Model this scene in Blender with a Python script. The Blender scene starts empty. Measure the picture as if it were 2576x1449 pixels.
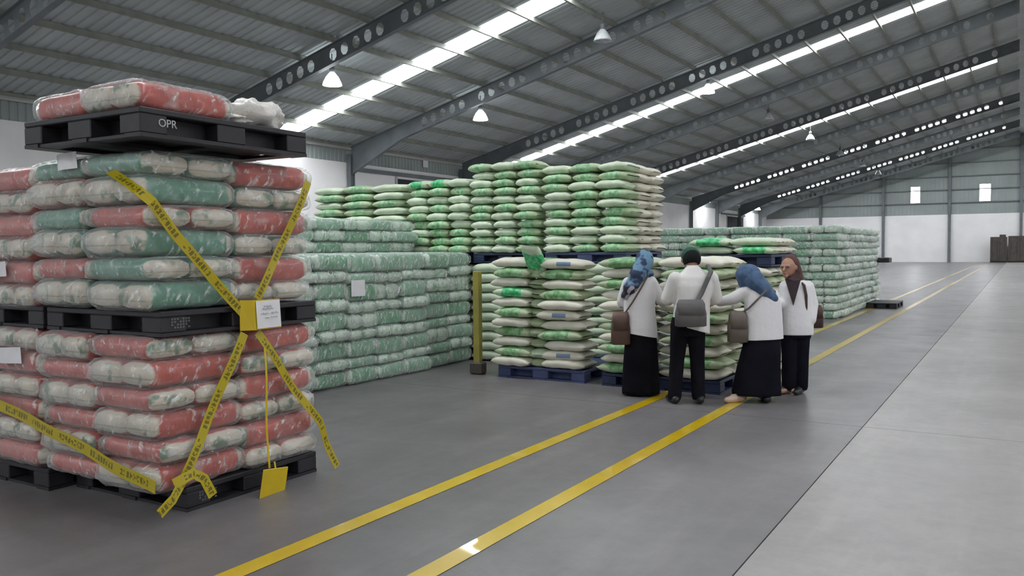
import bpy, bmesh, math, random
from mathutils import Vector, Matrix, Euler, noise
random.seed(7)
R = math.radians
COL = bpy.context.scene.collection
SC = bpy.context.scene

# ------------------------------------------------------------------ camera, world, exposure
cam_data = bpy.data.cameras.new('camera')
cam = bpy.data.objects.new('camera', cam_data); COL.objects.link(cam)
cam_data.sensor_width = 36.0
cam_data.lens = 2113.0 / 2576.0 * 36.0
cam_data.clip_end = 400
cam_data.clip_start = 0.05
YAW, PIT, ROL = R(31.163), R(-2.534), R(-0.4686)
fwd = Vector((-math.sin(YAW) * math.cos(PIT), math.cos(YAW) * math.cos(PIT), math.sin(PIT)))
rgt = Vector((math.cos(YAW), math.sin(YAW), 0))
upv = rgt.cross(fwd)
r2 = rgt * math.cos(ROL) + upv * math.sin(ROL)
u2 = -rgt * math.sin(ROL) + upv * math.cos(ROL)
cam.matrix_world = Matrix(((r2.x, u2.x, -fwd.x, 0), (r2.y, u2.y, -fwd.y, 0), (r2.z, u2.z, -fwd.z, 1.6), (0, 0, 0, 1)))
SC.camera = cam
w = bpy.data.worlds.new('world'); SC.world = w; w.use_nodes = True
w.node_tree.nodes['Background'].inputs[0].default_value = (0.75, 0.85, 1.0, 1)
w.node_tree.nodes['Background'].inputs[1].default_value = 1.0
SKYLIGHT = 12.0                      # brightness of the daylit translucent roof sheets
WINDOW = 9.0
LAMP_GLOW = 30.0
SC.view_settings.view_transform = 'Standard'
SC.view_settings.look = 'None'
SC.view_settings.gamma = 1.0
SC.view_settings.use_curve_mapping = False
SC.view_settings.exposure = 0.7

# ------------------------------------------------------------------ material helpers
def nmat(name, base, rough=0.6, metal=0.0, coat=0.0, spec=0.5):
    m = bpy.data.materials.new(name); m.use_nodes = True
    b = m.node_tree.nodes['Principled BSDF']
    b.inputs['Base Color'].default_value = (*base, 1)
    b.inputs['Roughness'].default_value = rough
    b.inputs['Metallic'].default_value = metal
    b.inputs['Coat Weight'].default_value = coat
    b.inputs['Specular IOR Level'].default_value = spec
    return m

class NT:
    def __init__(s, m):
        s.m = m; s.t = m.node_tree; s.b = s.t.nodes['Principled BSDF']
    def n(s, typ, **kw):
        nd = s.t.nodes.new(typ)
        for k, v in kw.items():
            if k.startswith('_'): setattr(nd, k[1:], v)
            else: nd.inputs[k.replace('_', ' ')].default_value = v
        return nd
    def l(s, a, b): s.t.links.new(a, b)
    def coord(s, which='Object', scale=(1, 1, 1), rnd=False):
        tc = s.n('ShaderNodeTexCoord'); mp = s.n('ShaderNodeMapping')
        mp.inputs['Scale'].default_value = scale
        s.l(tc.outputs[which], mp.inputs['Vector'])
        if rnd:
            oi = s.n('ShaderNodeObjectInfo'); mu = s.n('ShaderNodeMath', _operation='MULTIPLY'); mu.inputs[1].default_value = 50
            s.l(oi.outputs['Random'], mu.inputs[0]); s.l(mu.outputs[0], mp.inputs['Location'])
        return mp.outputs[0]
    def noise(s, vec, scale, detail=4, rough=0.55):
        nd = s.n('ShaderNodeTexNoise'); nd.inputs['Scale'].default_value = scale
        nd.inputs['Detail'].default_value = detail; nd.inputs['Roughness'].default_value = rough
        s.l(vec, nd.inputs['Vector']); return nd.outputs['Fac']
    def ramp(s, fac, lo, hi):
        nd = s.n('ShaderNodeMapRange'); nd.inputs['From Min'].default_value = lo; nd.inputs['From Max'].default_value = hi
        nd.clamp = True; s.l(fac, nd.inputs['Value']); return nd.outputs['Result']
    def mix(s, fac, a, b):
        nd = s.n('ShaderNodeMix', _data_type='RGBA')
        if isinstance(fac, (int, float)): nd.inputs[0].default_value = fac
        else: s.l(fac, nd.inputs[0])
        for i, c in ((6, a), (7, b)):
            if isinstance(c, tuple): nd.inputs[i].default_value = (*c, 1)
            else: s.l(c, nd.inputs[i])
        return nd.outputs[2]
    def math(s, op, a, b=None):
        nd = s.n('ShaderNodeMath', _operation=op)
        for i, c in ((0, a), (1, b)):
            if c is None: continue
            if isinstance(c, (int, float)): nd.inputs[i].default_value = c
            else: s.l(c, nd.inputs[i])
        return nd.outputs[0]
    def xyz(s, vec):
        nd = s.n('ShaderNodeSeparateXYZ'); s.l(vec, nd.inputs[0]); return nd.outputs
    def base(s, col): s.l(col, s.b.inputs['Base Color'])
    def bump(s, h, strength=0.3, dist=0.01):
        nd = s.n('ShaderNodeBump'); nd.inputs['Strength'].default_value = strength; nd.inputs['Distance'].default_value = dist
        s.l(h, nd.inputs['Height']); s.l(nd.outputs[0], s.b.inputs['Normal'])

def noisy(name, c1, c2, scale=3, rough=0.6, bump=0.0, bscale=None, metal=0.0, coat=0.0, lo=0.35, hi=0.65, rnd=True, dist=0.01, which='Object', spec=0.5):
    m = nmat(name, c1, rough, metal, coat, spec); t = NT(m); v = t.coord(which, rnd=rnd)
    t.base(t.mix(t.ramp(t.noise(v, scale), lo, hi), c1, c2))
    if bump: t.bump(t.noise(v, bscale or scale * 4), bump, dist)
    return m

def emit(name, col, strength):
    m = bpy.data.materials.new(name); m.use_nodes = True; nt = m.node_tree
    nt.nodes.remove(nt.nodes['Principled BSDF']); e = nt.nodes.new('ShaderNodeEmission')
    e.inputs[0].default_value = (*col, 1); e.inputs[1].default_value = strength
    nt.links.new(e.outputs[0], nt.nodes['Material Output'].inputs[0]); return m

# ------------------------------------------------------------------ materials
def concrete(name, c1, c2):
    m = nmat(name, c1, 0.42); t = NT(m); v = t.coord('Object'); 
    g = t.n('ShaderNodeNewGeometry').outputs['Position']
    n1 = t.ramp(t.noise(g, 0.45, 5, 0.6), 0.35, 0.68); n2 = t.ramp(t.noise(g, 7, 6, 0.7), 0.35, 0.7)
    st = t.n('ShaderNodeMapping'); st.inputs['Scale'].default_value = (2.2, .22, 1); t.l(g, st.inputs['Vector'])
    c = t.mix(n1, c1, c2); c = t.mix(t.math('MULTIPLY', t.ramp(t.noise(st.outputs[0], 1.0, 5, .65), .5, .72), .35), c, tuple(x * 1.5 for x in c2)); c = t.mix(t.math('MULTIPLY', n2, 0.35), c, tuple(x * 0.6 for x in c1))
    oi = t.n('ShaderNodeObjectInfo'); d = t.math('MULTIPLY', oi.outputs['Random'], 0.16)
    t.base(t.mix(d, c, (0.05, 0.05, 0.055)))
    t.l(t.ramp(t.noise(g, 1.7, 4), 0.2, 0.8), t.b.inputs['Roughness'])
    rr = t.n('ShaderNodeMapRange'); rr.inputs['To Min'].default_value = 0.26; rr.inputs['To Max'].default_value = 0.46
    t.l(t.noise(g, 1.7, 4), rr.inputs['Value']); t.l(rr.outputs[0], t.b.inputs['Roughness'])
    t.bump(t.noise(g, 60, 4), 0.12, 0.004)
    return m
M = {}
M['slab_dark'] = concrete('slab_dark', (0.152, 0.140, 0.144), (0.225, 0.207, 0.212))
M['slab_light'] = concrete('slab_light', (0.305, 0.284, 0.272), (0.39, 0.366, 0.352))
M['subfloor'] = nmat('subfloor', (0.08, 0.08, 0.08), 0.9)
M['paint_yellow'] = noisy('paint_yellow', (0.70, 0.47, 0.008), (0.60, 0.41, 0.01), 3, 0.28, coat=0.6, which='Object')
M['roof'] = noisy('roof', (0.48, 0.52, 0.52), (0.40, 0.43, 0.43), 0.6, 0.7, spec=0.2)
M['purlin'] = noisy('purlin', (0.27, 0.28, 0.24), (0.21, 0.22, 0.19), 2, 0.6)
M['steel'] = noisy('steel', (0.16, 0.18, 0.19), (0.12, 0.135, 0.145), 1.5, 0.55)
M['wall_white'] = noisy('wall_white', (0.90, 0.88, 0.88), (0.83, 0.81, 0.81), 0.5, 0.85)
M['clad'] = noisy('clad', (0.36, 0.40, 0.385), (0.30, 0.335, 0.325), 0.5, 0.75, spec=0.2)
M['rail_light'] = nmat('rail_light', (0.45, 0.45, 0.43), 0.5)
M['dark'] = nmat('dark', (0.03, 0.03, 0.035), 0.8)
M['skylight'] = emit('skylight', (0.93, 0.97, 1.0), SKYLIGHT)
M['window'] = emit('window', (0.95, 0.98, 1.0), WINDOW)
M['lamp_on'] = emit('lamp_on', (0.92, 0.97, 1.0), LAMP_GLOW)
M['lamp_shell'] = noisy('lamp_shell', (0.55, 0.57, 0.58), (0.45, 0.47, 0.48), 6, 0.35)
M['lamp_glow'] = emit('lamp_glow', (0.9, 0.97, 1.0), 7.0)
M['paper'] = noisy('paper', (0.78, 0.76, 0.78), (0.72, 0.70, 0.72), 8, 0.7)
M['ink'] = nmat('ink', (0.30, 0.32, 0.38), 0.7)
M['black_plastic'] = noisy('black_plastic', (0.013, 0.012, 0.016), (0.022, 0.02, 0.026), 9, 0.5)
M['blue_plastic'] = noisy('blue_plastic', (0.045, 0.06, 0.15), (0.06, 0.075, 0.17), 9, 0.5)
M['navy_plastic'] = noisy('navy_plastic', (0.012, 0.02, 0.06), (0.02, 0.03, 0.08), 9, 0.5)
M['stencil'] = nmat('stencil', (0.45, 0.45, 0.47), 0.6)
M['stencil_dim'] = nmat('stencil_dim', (0.11, 0.11, 0.12), 0.6)
M['yellow_sheet'] = noisy('yellow_sheet', (0.66, 0.46, 0.01), (0.58, 0.40, 0.01), 5, 0.5)
M['yellow_steel'] = noisy('yellow_steel', (0.36, 0.31, 0.06), (0.28, 0.25, 0.06), 5, 0.5)
M['crate'] = noisy('crate', (0.06, 0.05, 0.045), (0.085, 0.07, 0.06), 3, 0.7)

def pack_mat(name, c1, c2, endc, endg, ylim, pale=0.0):
    """plastic rice pack: printed sides, pale ends with green corners (object space)"""
    m = nmat(name, c1, 0.35, coat=0.2); t = NT(m); v = t.coord('Object'); vr = t.coord('Object', rnd=True)
    x, y, z = t.xyz(v)
    body = t.mix(t.ramp(t.noise(vr, 9, 3), 0.4, 0.62), c1, c2)
    speck = t.ramp(t.noise(vr, 26, 2), 0.60, 0.66)
    body = t.mix(t.math('MULTIPLY', speck, 0.45), body, tuple(min(1, c * 1.6 + 0.1) for c in c2))
    if pale:
        oi = t.n('ShaderNodeObjectInfo'); body = t.mix(t.math('MULTIPLY', oi.outputs['Random'], pale), body, (0.46, 0.58, 0.50))
    ends = t.mix(t.ramp(t.noise(vr, 9, 2), 0.56, 0.66), endc, endg); seam = t.math('LESS_THAN', t.math('ABSOLUTE', t.math('ADD', z, 0.02)), 0.004); ends = t.mix(t.math('MULTIPLY', seam, 0.5), ends, endg)
    isend = t.ramp(t.math('ADD', t.math('ABSOLUTE', y), t.math('MULTIPLY', t.math('SUBTRACT', t.noise(vr, 11, 2), 0.5), 0.05)), ylim - .004, ylim + .012)
    t.base(t.mix(isend, body, ends))
    t.bump(t.noise(vr, 22, 3), 0.35, 0.01)
    return m
CREAM = (0.60, 0.53, 0.44)
M['pack_red'] = pack_mat('pack_red', (0.46, 0.066, 0.045), (0.37, 0.05, 0.04), CREAM, (0.16, 0.22, 0.15), 0.276)
M['pack_green'] = pack_mat('pack_green', (0.06, 0.20, 0.13), (0.12, 0.27, 0.20), CREAM, (0.16, 0.24, 0.15), 0.276)
M['pack_leaf'] = pack_mat('pack_leaf', (0.075, 0.27, 0.13), (0.20, 0.40, 0.25), (0.60, 0.70, 0.58), (0.20, 0.40, 0.24), 0.262, 0.38)

def wrap_mat(name, lo, hi, clear):
    m = nmat(name, (0.86, 0.88, 0.88), 0.16); t = NT(m); v = t.coord('Object', (1, 1, 1), rnd=True)
    mp = t.n('ShaderNodeMapping'); mp.inputs['Rotation'].default_value = (R(38), R(-32), 0); t.l(t.coord('Object', rnd=True), mp.inputs['Vector'])
    m2 = t.n('ShaderNodeMapping'); m2.inputs['Scale'].default_value = (17, 17, 2.6); t.l(mp.outputs[0], m2.inputs['Vector'])
    n1 = t.noise(m2.outputs[0], 1.7, 3, 0.55)
    f = t.math('MAXIMUM', t.ramp(n1, lo, hi), t.math('MULTIPLY', t.ramp(t.noise(v, 6, 3), .52, .7), .55))  # white streaks: film folds plus gloss highlights painted into the opacity
    lw = t.n('ShaderNodeLayerWeight'); lw.inputs['Blend'].default_value = 0.35
    f2 = t.math('MAXIMUM', t.math('MULTIPLY', f, 0.62), t.math('MULTIPLY', lw.outputs['Facing'], 0.5))
    f2 = t.math('MAXIMUM', f2, clear)
    t.bump(t.math('ADD', t.noise(v, 13, 4), n1), 0.8, 0.022)
    tr = t.n('ShaderNodeBsdfTransparent'); mx = t.n('ShaderNodeMixShader')
    t.l(f2, mx.inputs[0]); t.l(tr.outputs[0], mx.inputs[1]); t.l(t.b.outputs[0], mx.inputs[2])
    t.l(mx.outputs[0], t.t.nodes['Material Output'].inputs[0])
    return m
M['wrap'] = wrap_mat('wrap', 0.52, 0.72, 0.08)
M['wrap_green'] = wrap_mat('wrap_green', 0.50, 0.62, 0.09)

def sack_mat(name, c1, c2, band, bandc, label=None):
    """woven sack: cloth colour with a printed band round the middle in object space"""
    m = nmat(name, c1, 0.5); t = NT(m); v = t.coord('Object'); vr = t.coord('Object', rnd=True)
    x, y, z = t.xyz(v)
    c = t.mix(t.ramp(t.noise(vr, 5, 3), 0.35, 0.65), c1, c2)
    if band > 0:
        wob = t.math('MULTIPLY', t.math('SUBTRACT', t.noise(vr, 7, 2), 0.5), 0.25)
        isb = t.math('LESS_THAN', t.math('ABSOLUTE', t.math('ADD', x, wob)), band)
        pr = t.mix(t.ramp(t.noise(vr, 15, 3), 0.38, 0.62), bandc, tuple(min(1, b * 1.3 + 0.16) for b in bandc))
        c = t.mix(isb, c, pr)
    if label:
        a = t.math('LESS_THAN', t.math('ABSOLUTE', t.math('SUBTRACT', x, 0.04)), 0.10)
        b = t.math('LESS_THAN', t.math('ABSOLUTE', t.math('ADD', z, 0.0)), 0.028)
        c = t.mix(t.math('MULTIPLY', a, b), c, label)
    t.base(c)
    t.bump(t.noise(vr, 30, 3), 0.25, 0.006)
    return m
SK1, SK2 = (0.74, 0.70, 0.60), (0.64, 0.61, 0.50)
M['sack_cream'] = sack_mat('sack_cream', SK1, SK2, 0, None)
M['sack_print'] = sack_mat('sack_print', (0.50, 0.55, 0.38), (0.36, 0.44, 0.26), 0.19, (0.13, 0.30, 0.11))
M['sack_label'] = sack_mat('sack_label', SK1, SK2, 0, None, (0.20, 0.28, 0.42))
M['sack_mint'] = sack_mat('sack_mint', (0.66, 0.74, 0.58), (0.54, 0.64, 0.46), 0, None)
M['sack_mintp'] = sack_mat('sack_mintp', (0.46, 0.56, 0.36), (0.34, 0.46, 0.27), 0.16, (0.20, 0.40, 0.20))
M['sack_vivid'] = sack_mat('sack_vivid', (0.62, 0.70, 0.52), (0.50, 0.60, 0.42), 0.17, (0.02, 0.38, 0.12))

def tape_mat():
    m = nmat('tape_yellow', (0.42, 0.33, 0.01), 0.3); t = NT(m)
    tc = t.n('ShaderNodeTexCoord'); u, v, _ = t.xyz(tc.outputs['UV'])
    # u runs along the strip in metres, v across 0..1 : two rows of block letters, grouped in words
    word = t.math('GREATER_THAN', t.math('FRACT', t.math('MULTIPLY', u, 3.1)), 0.22)
    cell = t.math('FRACT', t.math('MULTIPLY', u, 34.0))
    gl = t.math('GREATER_THAN', cell, 0.28)
    cmb = t.n('ShaderNodeCombineXYZ'); t.l(t.math('MULTIPLY', u, 70), cmb.inputs[0]); t.l(t.math('MULTIPLY', v, 5), cmb.inputs[1])
    wn = t.n('ShaderNodeTexWhiteNoise', _noise_dimensions='3D')
    sn = t.n('ShaderNodeVectorMath', _operation='FLOOR'); t.l(cmb.outputs[0], sn.inputs[0]); t.l(sn.outputs[0], wn.inputs[0])
    hole = t.math('GREATER_THAN', wn.outputs['Value'], 0.25)
    row = t.math('LESS_THAN', t.math('ABSOLUTE', t.math('SUBTRACT', v, 0.5)), 0.26)
    f = t.math('MULTIPLY', t.math('MULTIPLY', word, gl), t.math('MULTIPLY', row, hole))
    t.base(t.mix(t.math('MULTIPLY', f, 0.85), (0.46, 0.36, 0.008), (0.10, 0.08, 0.01)))
    t.bump(t.noise(tc.outputs['UV'], 9, 2), 0.3, 0.01)
    return m
M['tape'] = tape_mat()
M['skin'] = noisy('skin', (0.42, 0.23, 0.16), (0.36, 0.19, 0.13), 6, 0.5)
M['hair'] = nmat('hair', (0.010, 0.012, 0.011), 0.85, spec=0.15)
M['cap_green'] = noisy('cap_green', (0.01, 0.10, 0.06), (0.008, 0.07, 0.045), 8, 0.7)
M['cloth_white'] = noisy('cloth_white', (0.78, 0.75, 0.77), (0.74, 0.71, 0.73), 3, 0.85, bump=0.5, bscale=7, dist=0.02)
M['cloth_offwhite'] = noisy('cloth_offwhite', (0.74, 0.71, 0.69), (0.70, 0.67, 0.65), 3, 0.85, bump=0.5, bscale=6, dist=0.02)
M['cloth_black'] = noisy('cloth_black', (0.006, 0.006, 0.009), (0.011, 0.010, 0.014), 3, 0.95, bump=0.4, bscale=8, dist=0.02, spec=0.08)
M['cloth_navy'] = noisy('cloth_navy', (0.007, 0.007, 0.012), (0.012, 0.012, 0.018), 3, 0.95, bump=0.4, bscale=8, dist=0.02, spec=0.08)
M['hijab_blue'] = noisy('hijab_blue', (0.045, 0.085, 0.17), (0.08, 0.14, 0.25), 14, 0.8, bump=0.4, bscale=30)
def hijab_print():
    m = nmat('hijab_print', (0.1, 0.16, 0.25), 0.7); t = NT(m); v = t.coord('Object')
    n = t.noise(v, 7, 2); x, y, z = t.xyz(v)
    c = t.mix(t.ramp(n, 0.46, 0.52), (0.13, 0.25, 0.38), (0.02, 0.035, 0.085))
    low = t.mix(t.ramp(t.noise(v, 9, 1), 0.55, 0.6), (0.018, 0.02, 0.045), (0.42, 0.36, 0.42))
    t.base(t.mix(t.ramp(z, 1.24, 1.20), c, low)); t.bump(t.noise(v, 16, 3), 0.4, 0.02); return m
M['hijab_print'] = hijab_print()
M['hijab_brown'] = noisy('hijab_brown', (0.10, 0.045, 0.04), (0.07, 0.03, 0.03), 9, 0.85, bump=0.4, bscale=20)
M['scarf_dark'] = noisy('scarf_dark', (0.05, 0.03, 0.035), (0.035, 0.022, 0.028), 9, 0.85)
M['bag_brown'] = noisy('bag_brown', (0.13, 0.07, 0.05), (0.09, 0.05, 0.04), 5, 0.5, bump=0.3, bscale=12)
M['bag_dark'] = noisy('bag_dark', (0.07, 0.03, 0.025), (0.05, 0.022, 0.02), 5, 0.5)
M['bag_grey'] = noisy('bag_grey', (0.13, 0.12, 0.12), (0.10, 0.095, 0.095), 5, 0.6, bump=0.3, bscale=10)
M['bag_taupe'] = noisy('bag_taupe', (0.15, 0.12, 0.10), (0.11, 0.09, 0.08), 5, 0.6, bump=0.3, bscale=10)
M['shoe_black'] = nmat('shoe_black', (0.012, 0.011, 0.012), 0.4)
M['shoe_tan'] = nmat('shoe_tan', (0.50, 0.36, 0.29), 0.5)
M['eye_dark'] = nmat('eye_dark', (0.02, 0.012, 0.01), 0.3)
M['lip'] = nmat('lip', (0.34, 0.12, 0.10), 0.5)
M['green_glove'] = nmat('green_glove', (0.01, 0.16, 0.09), 0.5)

# ------------------------------------------------------------------ object helpers
def link(name, me, mat=None, parent=None, loc=None):
    o = bpy.data.objects.new(name, me); COL.objects.link(o)
    if mat is not None and me is not None and not len(me.materials):
        for q in (mat if isinstance(mat, (list, tuple)) else [mat]): me.materials.append(M[q] if isinstance(q, str) else q)
    if parent: o.parent = parent
    if loc: o.location = loc
    return o
def tag(o, label, cat, group=None):
    n = len(label.split())
    if not 4 <= n <= 16: print('BADLABEL', n, label)
    o['label'] = label; o['category'] = cat
    if group: o['group'] = group
    return o
def struct(o): o['kind'] = 'structure'; return o
def empty(name, loc=(0, 0, 0), rz=0):
    o = bpy.data.objects.new(name, None); COL.objects.link(o); o.location = loc; o.rotation_euler = (0, 0, rz); o.empty_display_size = 0.1; return o
class MB:
    def __init__(s): s.v = []; s.f = []; s.mi = []
    def add(s, vs, fs, mi=0):
        b = len(s.v); s.v += [tuple(q) for q in vs]; s.f += [tuple(i + b for i in q) for q in fs]; s.mi += [mi] * len(fs); return s
    def box(s, x0, x1, y0, y1, z0, z1, mi=0):
        return s.add([(x0, y0, z0), (x1, y0, z0), (x1, y1, z0), (x0, y1, z0), (x0, y0, z1), (x1, y0, z1), (x1, y1, z1), (x0, y1, z1)],
                     [(0, 3, 2, 1), (4, 5, 6, 7), (0, 1, 5, 4), (1, 2, 6, 5), (2, 3, 7, 6), (3, 0, 4, 7)], mi)
    def tube(s, pts, r, n=8, mi=0):
        pts = [Vector(p) for p in pts]; rs = r if isinstance(r, (list, tuple)) else [r] * len(pts)
        vs = []; fs = []
        for i, p in enumerate(pts):
            d = (pts[min(i + 1, len(pts) - 1)] - pts[max(i - 1, 0)]).normalized()
            a = d.orthogonal().normalized() if i == 0 else (a - d * a.dot(d)).normalized()
            b = d.cross(a)
            for k in range(n):
                t = 2 * math.pi * k / n; vs.append(p + (a * math.cos(t) + b * math.sin(t)) * rs[i])
        for i in range(len(pts) - 1):
            for k in range(n): fs.append((i * n + k, i * n + (k + 1) % n, (i + 1) * n + (k + 1) % n, (i + 1) * n + k))
        fs.append(tuple(range(n - 1, -1, -1))); fs.append(tuple((len(pts) - 1) * n + k for k in range(n)))
        return s.add(vs, fs, mi)
    def loft(s, rings, n=20, p=2.0, mi=0):
        """rings: (cx, cy, cz, rx, ry[, tilt_x]) stacked along z, capped"""
        vs = []; fs = []
        for rg in rings:
            cx, cy, cz, rx, ry = rg[:5]; tl = rg[5] if len(rg) > 5 else 0
            for k in range(n):
                t = 2 * math.pi * k / n; c, q = math.cos(t), math.sin(t)
                xx = math.copysign(abs(c) ** (2 / p), c) * rx; yy = math.copysign(abs(q) ** (2 / p), q) * ry
                vs.append((cx + xx, cy + yy, cz + xx * tl))
        for i in range(len(rings) - 1):
            for k in range(n): fs.append((i * n + k, i * n + (k + 1) % n, (i + 1) * n + (k + 1) % n, (i + 1) * n + k))
        fs.append(tuple(range(n - 1, -1, -1))); fs.append(tuple((len(rings) - 1) * n + k for k in range(n)))
        return s.add(vs, fs, mi)
    def ball(s, c, r, rot=None, nu=16, nv=10, mi=0):
        rx, ry, rz = r if isinstance(r, (list, tuple)) else (r, r, r)
        mt = Euler(rot).to_matrix() if rot else Matrix.Identity(3); c = Vector(c)
        vs = [c + mt @ Vector((0, 0, -rz))]
        for j in range(1, nv):
            ph = -math.pi / 2 + math.pi * j / nv
            for i in range(nu):
                t = 2 * math.pi * i / nu
                vs.append(c + mt @ Vector((rx * math.cos(ph) * math.cos(t), ry * math.cos(ph) * math.sin(t), rz * math.sin(ph))))
        vs.append(c + mt @ Vector((0, 0, rz))); fs = []
        for i in range(nu): fs.append((0, 1 + (i + 1) % nu, 1 + i))
        for j in range(nv - 2):
            for i in range(nu):
                a = 1 + j * nu + i; b = 1 + j * nu + (i + 1) % nu; fs.append((a, b, b + nu, a + nu))
        L = len(vs) - 1
        for i in range(nu): fs.append((L, 1 + (nv - 2) * nu + i, 1 + (nv - 2) * nu + (i + 1) % nu))
        return s.add(vs, fs, mi)
    def cap(s, p1, p2, r1, r2=None, n=12):
        """tapered capsule"""
        r2 = r1 if r2 is None else r2; p1 = Vector(p1); p2 = Vector(p2); d = p2 - p1; L = d.length; d.normalize()
        pts = []; rs = []
        for k in range(4):
            a = math.pi / 2 * (k + 0.25) / 4.25; pts.append(p1 - d * r1 * math.cos(a)); rs.append(r1 * math.sin(a))
        pts += [p1, p1 + d * L * 0.5, p2]; rs += [r1, (r1 + r2) / 2, r2]
        for k in range(3, -1, -1):
            a = math.pi / 2 * (k + 0.25) / 4.25; pts.append(p2 + d * r2 * math.cos(a)); rs.append(r2 * math.sin(a))
        return s.tube(pts, rs, n)
    def mesh(s, name, smooth=False):
        me = bpy.data.meshes.new(name); me.from_pydata(s.v, [], s.f); me.update()
        if any(s.mi): me.polygons.foreach_set('material_index', s.mi)
        if smooth: me.polygons.foreach_set('use_smooth', [True] * len(me.polygons))
        return me
    def obj(s, name, mat, parent=None, loc=None, smooth=False):
        return link(name, s.mesh(name, smooth), mat, parent, loc)

def bevel_mesh(me, w=0.008, seg=1):
    bm = bmesh.new(); bm.from_mesh(me)
    bmesh.ops.bevel(bm, geom=bm.edges[:], offset=w, segments=seg, affect='EDGES'); bm.to_mesh(me); bm.free(); return me

# ------------------------------------------------------------------ floor of cast slabs
HW, YF, YB = 26.0, 101.9, -12.0
EAVE, RIDGE = 6.47, 13.49
SLOPE = (RIDGE - EAVE) / HW
def roof_z(x): return RIDGE - SLOPE * abs(x)
fl = struct(MB().box(-HW - .3, HW + .3, YB - .3, YF + .3, -0.5, -0.02).obj('floor', 'subfloor'))
xs = [-HW - .2, -19.18, -13.18, -7.18, -1.18, 4.82, 10.82, 16.82, HW + .2]
ys = [YB - .2, -1.0, 8.0] + [17.0 + 9 * i for i in range(10)] + [YF + .2]
for i in range(len(xs) - 1):
    for j in range(len(ys) - 1):
        g = 0.004
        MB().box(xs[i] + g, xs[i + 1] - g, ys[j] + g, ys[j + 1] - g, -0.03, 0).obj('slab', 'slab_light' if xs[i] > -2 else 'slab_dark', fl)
for k, (xc, lab) in enumerate(((-3.33, 'yellow painted floor line on the left, nearer the pallets, passing the wrapped stack'),
                               (-2.50, 'yellow painted floor line on the right, nearer the open aisle'))):
    m = MB(); wd = 0.065
    pts = [YB + 1 + i * 1.0 for i in range(int(YF - YB - 8))]
    for a, b in zip(pts[:-1], pts[1:]): m.add([(xc - wd, a, .003), (xc + wd, a, .003), (xc + wd, b, .003), (xc - wd, b, .003)], [(0, 1, 2, 3)])
    m.add([(xc - wd, pts[0], .0), (xc + wd, pts[0], .0), (xc + wd, pts[0], .003), (xc - wd, pts[0], .003)], [(0, 1, 2, 3)])
    tag(m.obj('floor_line', 'paint_yellow'), lab, 'floor line')

# ------------------------------------------------------------------ walls
wl = struct(MB().box(-HW - .25, -HW, YB, YF, 0, 5.63).obj('wall_left', 'wall_white'))
def corrugated(p0, du, dv, lu, lv, pitch, depth, nrm):
    """sheet with trapezoid ribs: u across the ribs, v along them"""
    m = MB(); p0 = Vector(p0); du = Vector(du); dv = Vector(dv); nrm = Vector(nrm); prof = []
    k = 0.0
    while k < lu:
        for fu, h in ((0, 0), (.55, 0), (.65, 1), (.9, 1)): prof.append((min(lu, k + fu * pitch), h * depth))
        k += pitch
    prof.append((lu, 0)); vs = []
    for u, h in prof:
        vs.append(p0 + du * u + nrm * h); vs.append(p0 + du * u + nrm * h + dv * lv)
    return m.add(vs, [(2 * i, 2 * i + 2, 2 * i + 3, 2 * i + 1) for i in range(len(prof) - 1)])
corrugated((-HW - .05, YB, 5.63), (0, 1, 0), (0, 0, 1), YF - YB, EAVE - 5.63 + .1, 0.25, 0.03, (-1, 0, 0)).obj('cladding', 'clad', wl)
MB().box(-HW - .02, -HW + .06, YB, YF, 6.22, 6.33).obj('girt', 'rail_light', wl)
RY = [2.9, 11.5, 20.2, 28.8, 37.6, 46.6, 55.6, 64.9, 74.6, 82.3, 90.2, 98.5]
colm = MB().box(-.11, .11, -.14, -.12, 0, 6.0).box(-.11, .11, .12, .14, 0, 6.0).box(-.012, .012, -.12, .12, 0, 6.0)
colme = colm.mesh('column'); colme.materials.append(M['steel'])
for y in RY[1:]: link('column', colme, None, wl, (-HW + .16, y, 0))
wr = struct(MB().box(HW, HW + .25, YB, YF, 0, 5.63).obj('wall_right', 'wall_white'))
corrugated((HW + .05, YB, 5.63), (0, 1, 0), (0, 0, 1), YF - YB, EAVE - 5.63 + .1, 0.25, 0.03, (1, 0, 0)).obj('cladding', 'clad', wr)
wf = struct(MB().box(-HW - .25, HW + .25, YF, YF + .25, 0, 5.12).obj('wall_far', 'wall_white'))
def gable(name, y, z0, parent, thick):
    m = MB(); vs = []
    for yy in (y, y + thick): vs += [(-HW - .2, yy, z0), (HW + .2, yy, z0), (HW + .2, yy, EAVE), (0, yy, RIDGE), (-HW - .2, yy, EAVE)]
    m.add(vs, [(0, 1, 2, 3, 4), (9, 8, 7, 6, 5), (0, 5, 6, 1), (1, 6, 7, 2), (2, 7, 8, 3), (3, 8, 9, 4), (4, 9, 5, 0)])
    return m.obj(name, 'clad', parent)
gable('cladding', YF + .05, 5.12, wf, .06)
ribs = MB()
for i in range(130):
    x = -HW + i * 0.4
    ribs.box(x, x + .05, YF + .02, YF + .055, 5.12, roof_z(x + .02) - .05)
rb = ribs.obj('cladding_ribs', 'clad', wf); rb['kind'] = 'stuff'
for z in (6.37, 7.77, 9.18, 10.6, 12.0):
    hx = min(HW, (RIDGE - z) / SLOPE) - .1
    MB().box(-hx, hx, YF - .12, YF + .02, z - .05, z + .05).obj('girt', 'steel', wf)
for x in (-19.8, -13.1, -6.55, 0.05, 6.6, 13.1, 19.8):
    MB().box(x - .13, x + .13, YF - .30, YF - .27, 0, roof_z(x) - .3).box(x - .13, x + .13, YF - .03, YF, 0, roof_z(x) - .3).box(x - .012, x + .012, YF - .27, YF - .03, 0, roof_z(x) - .3).obj('column', 'steel', wf)
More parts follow.
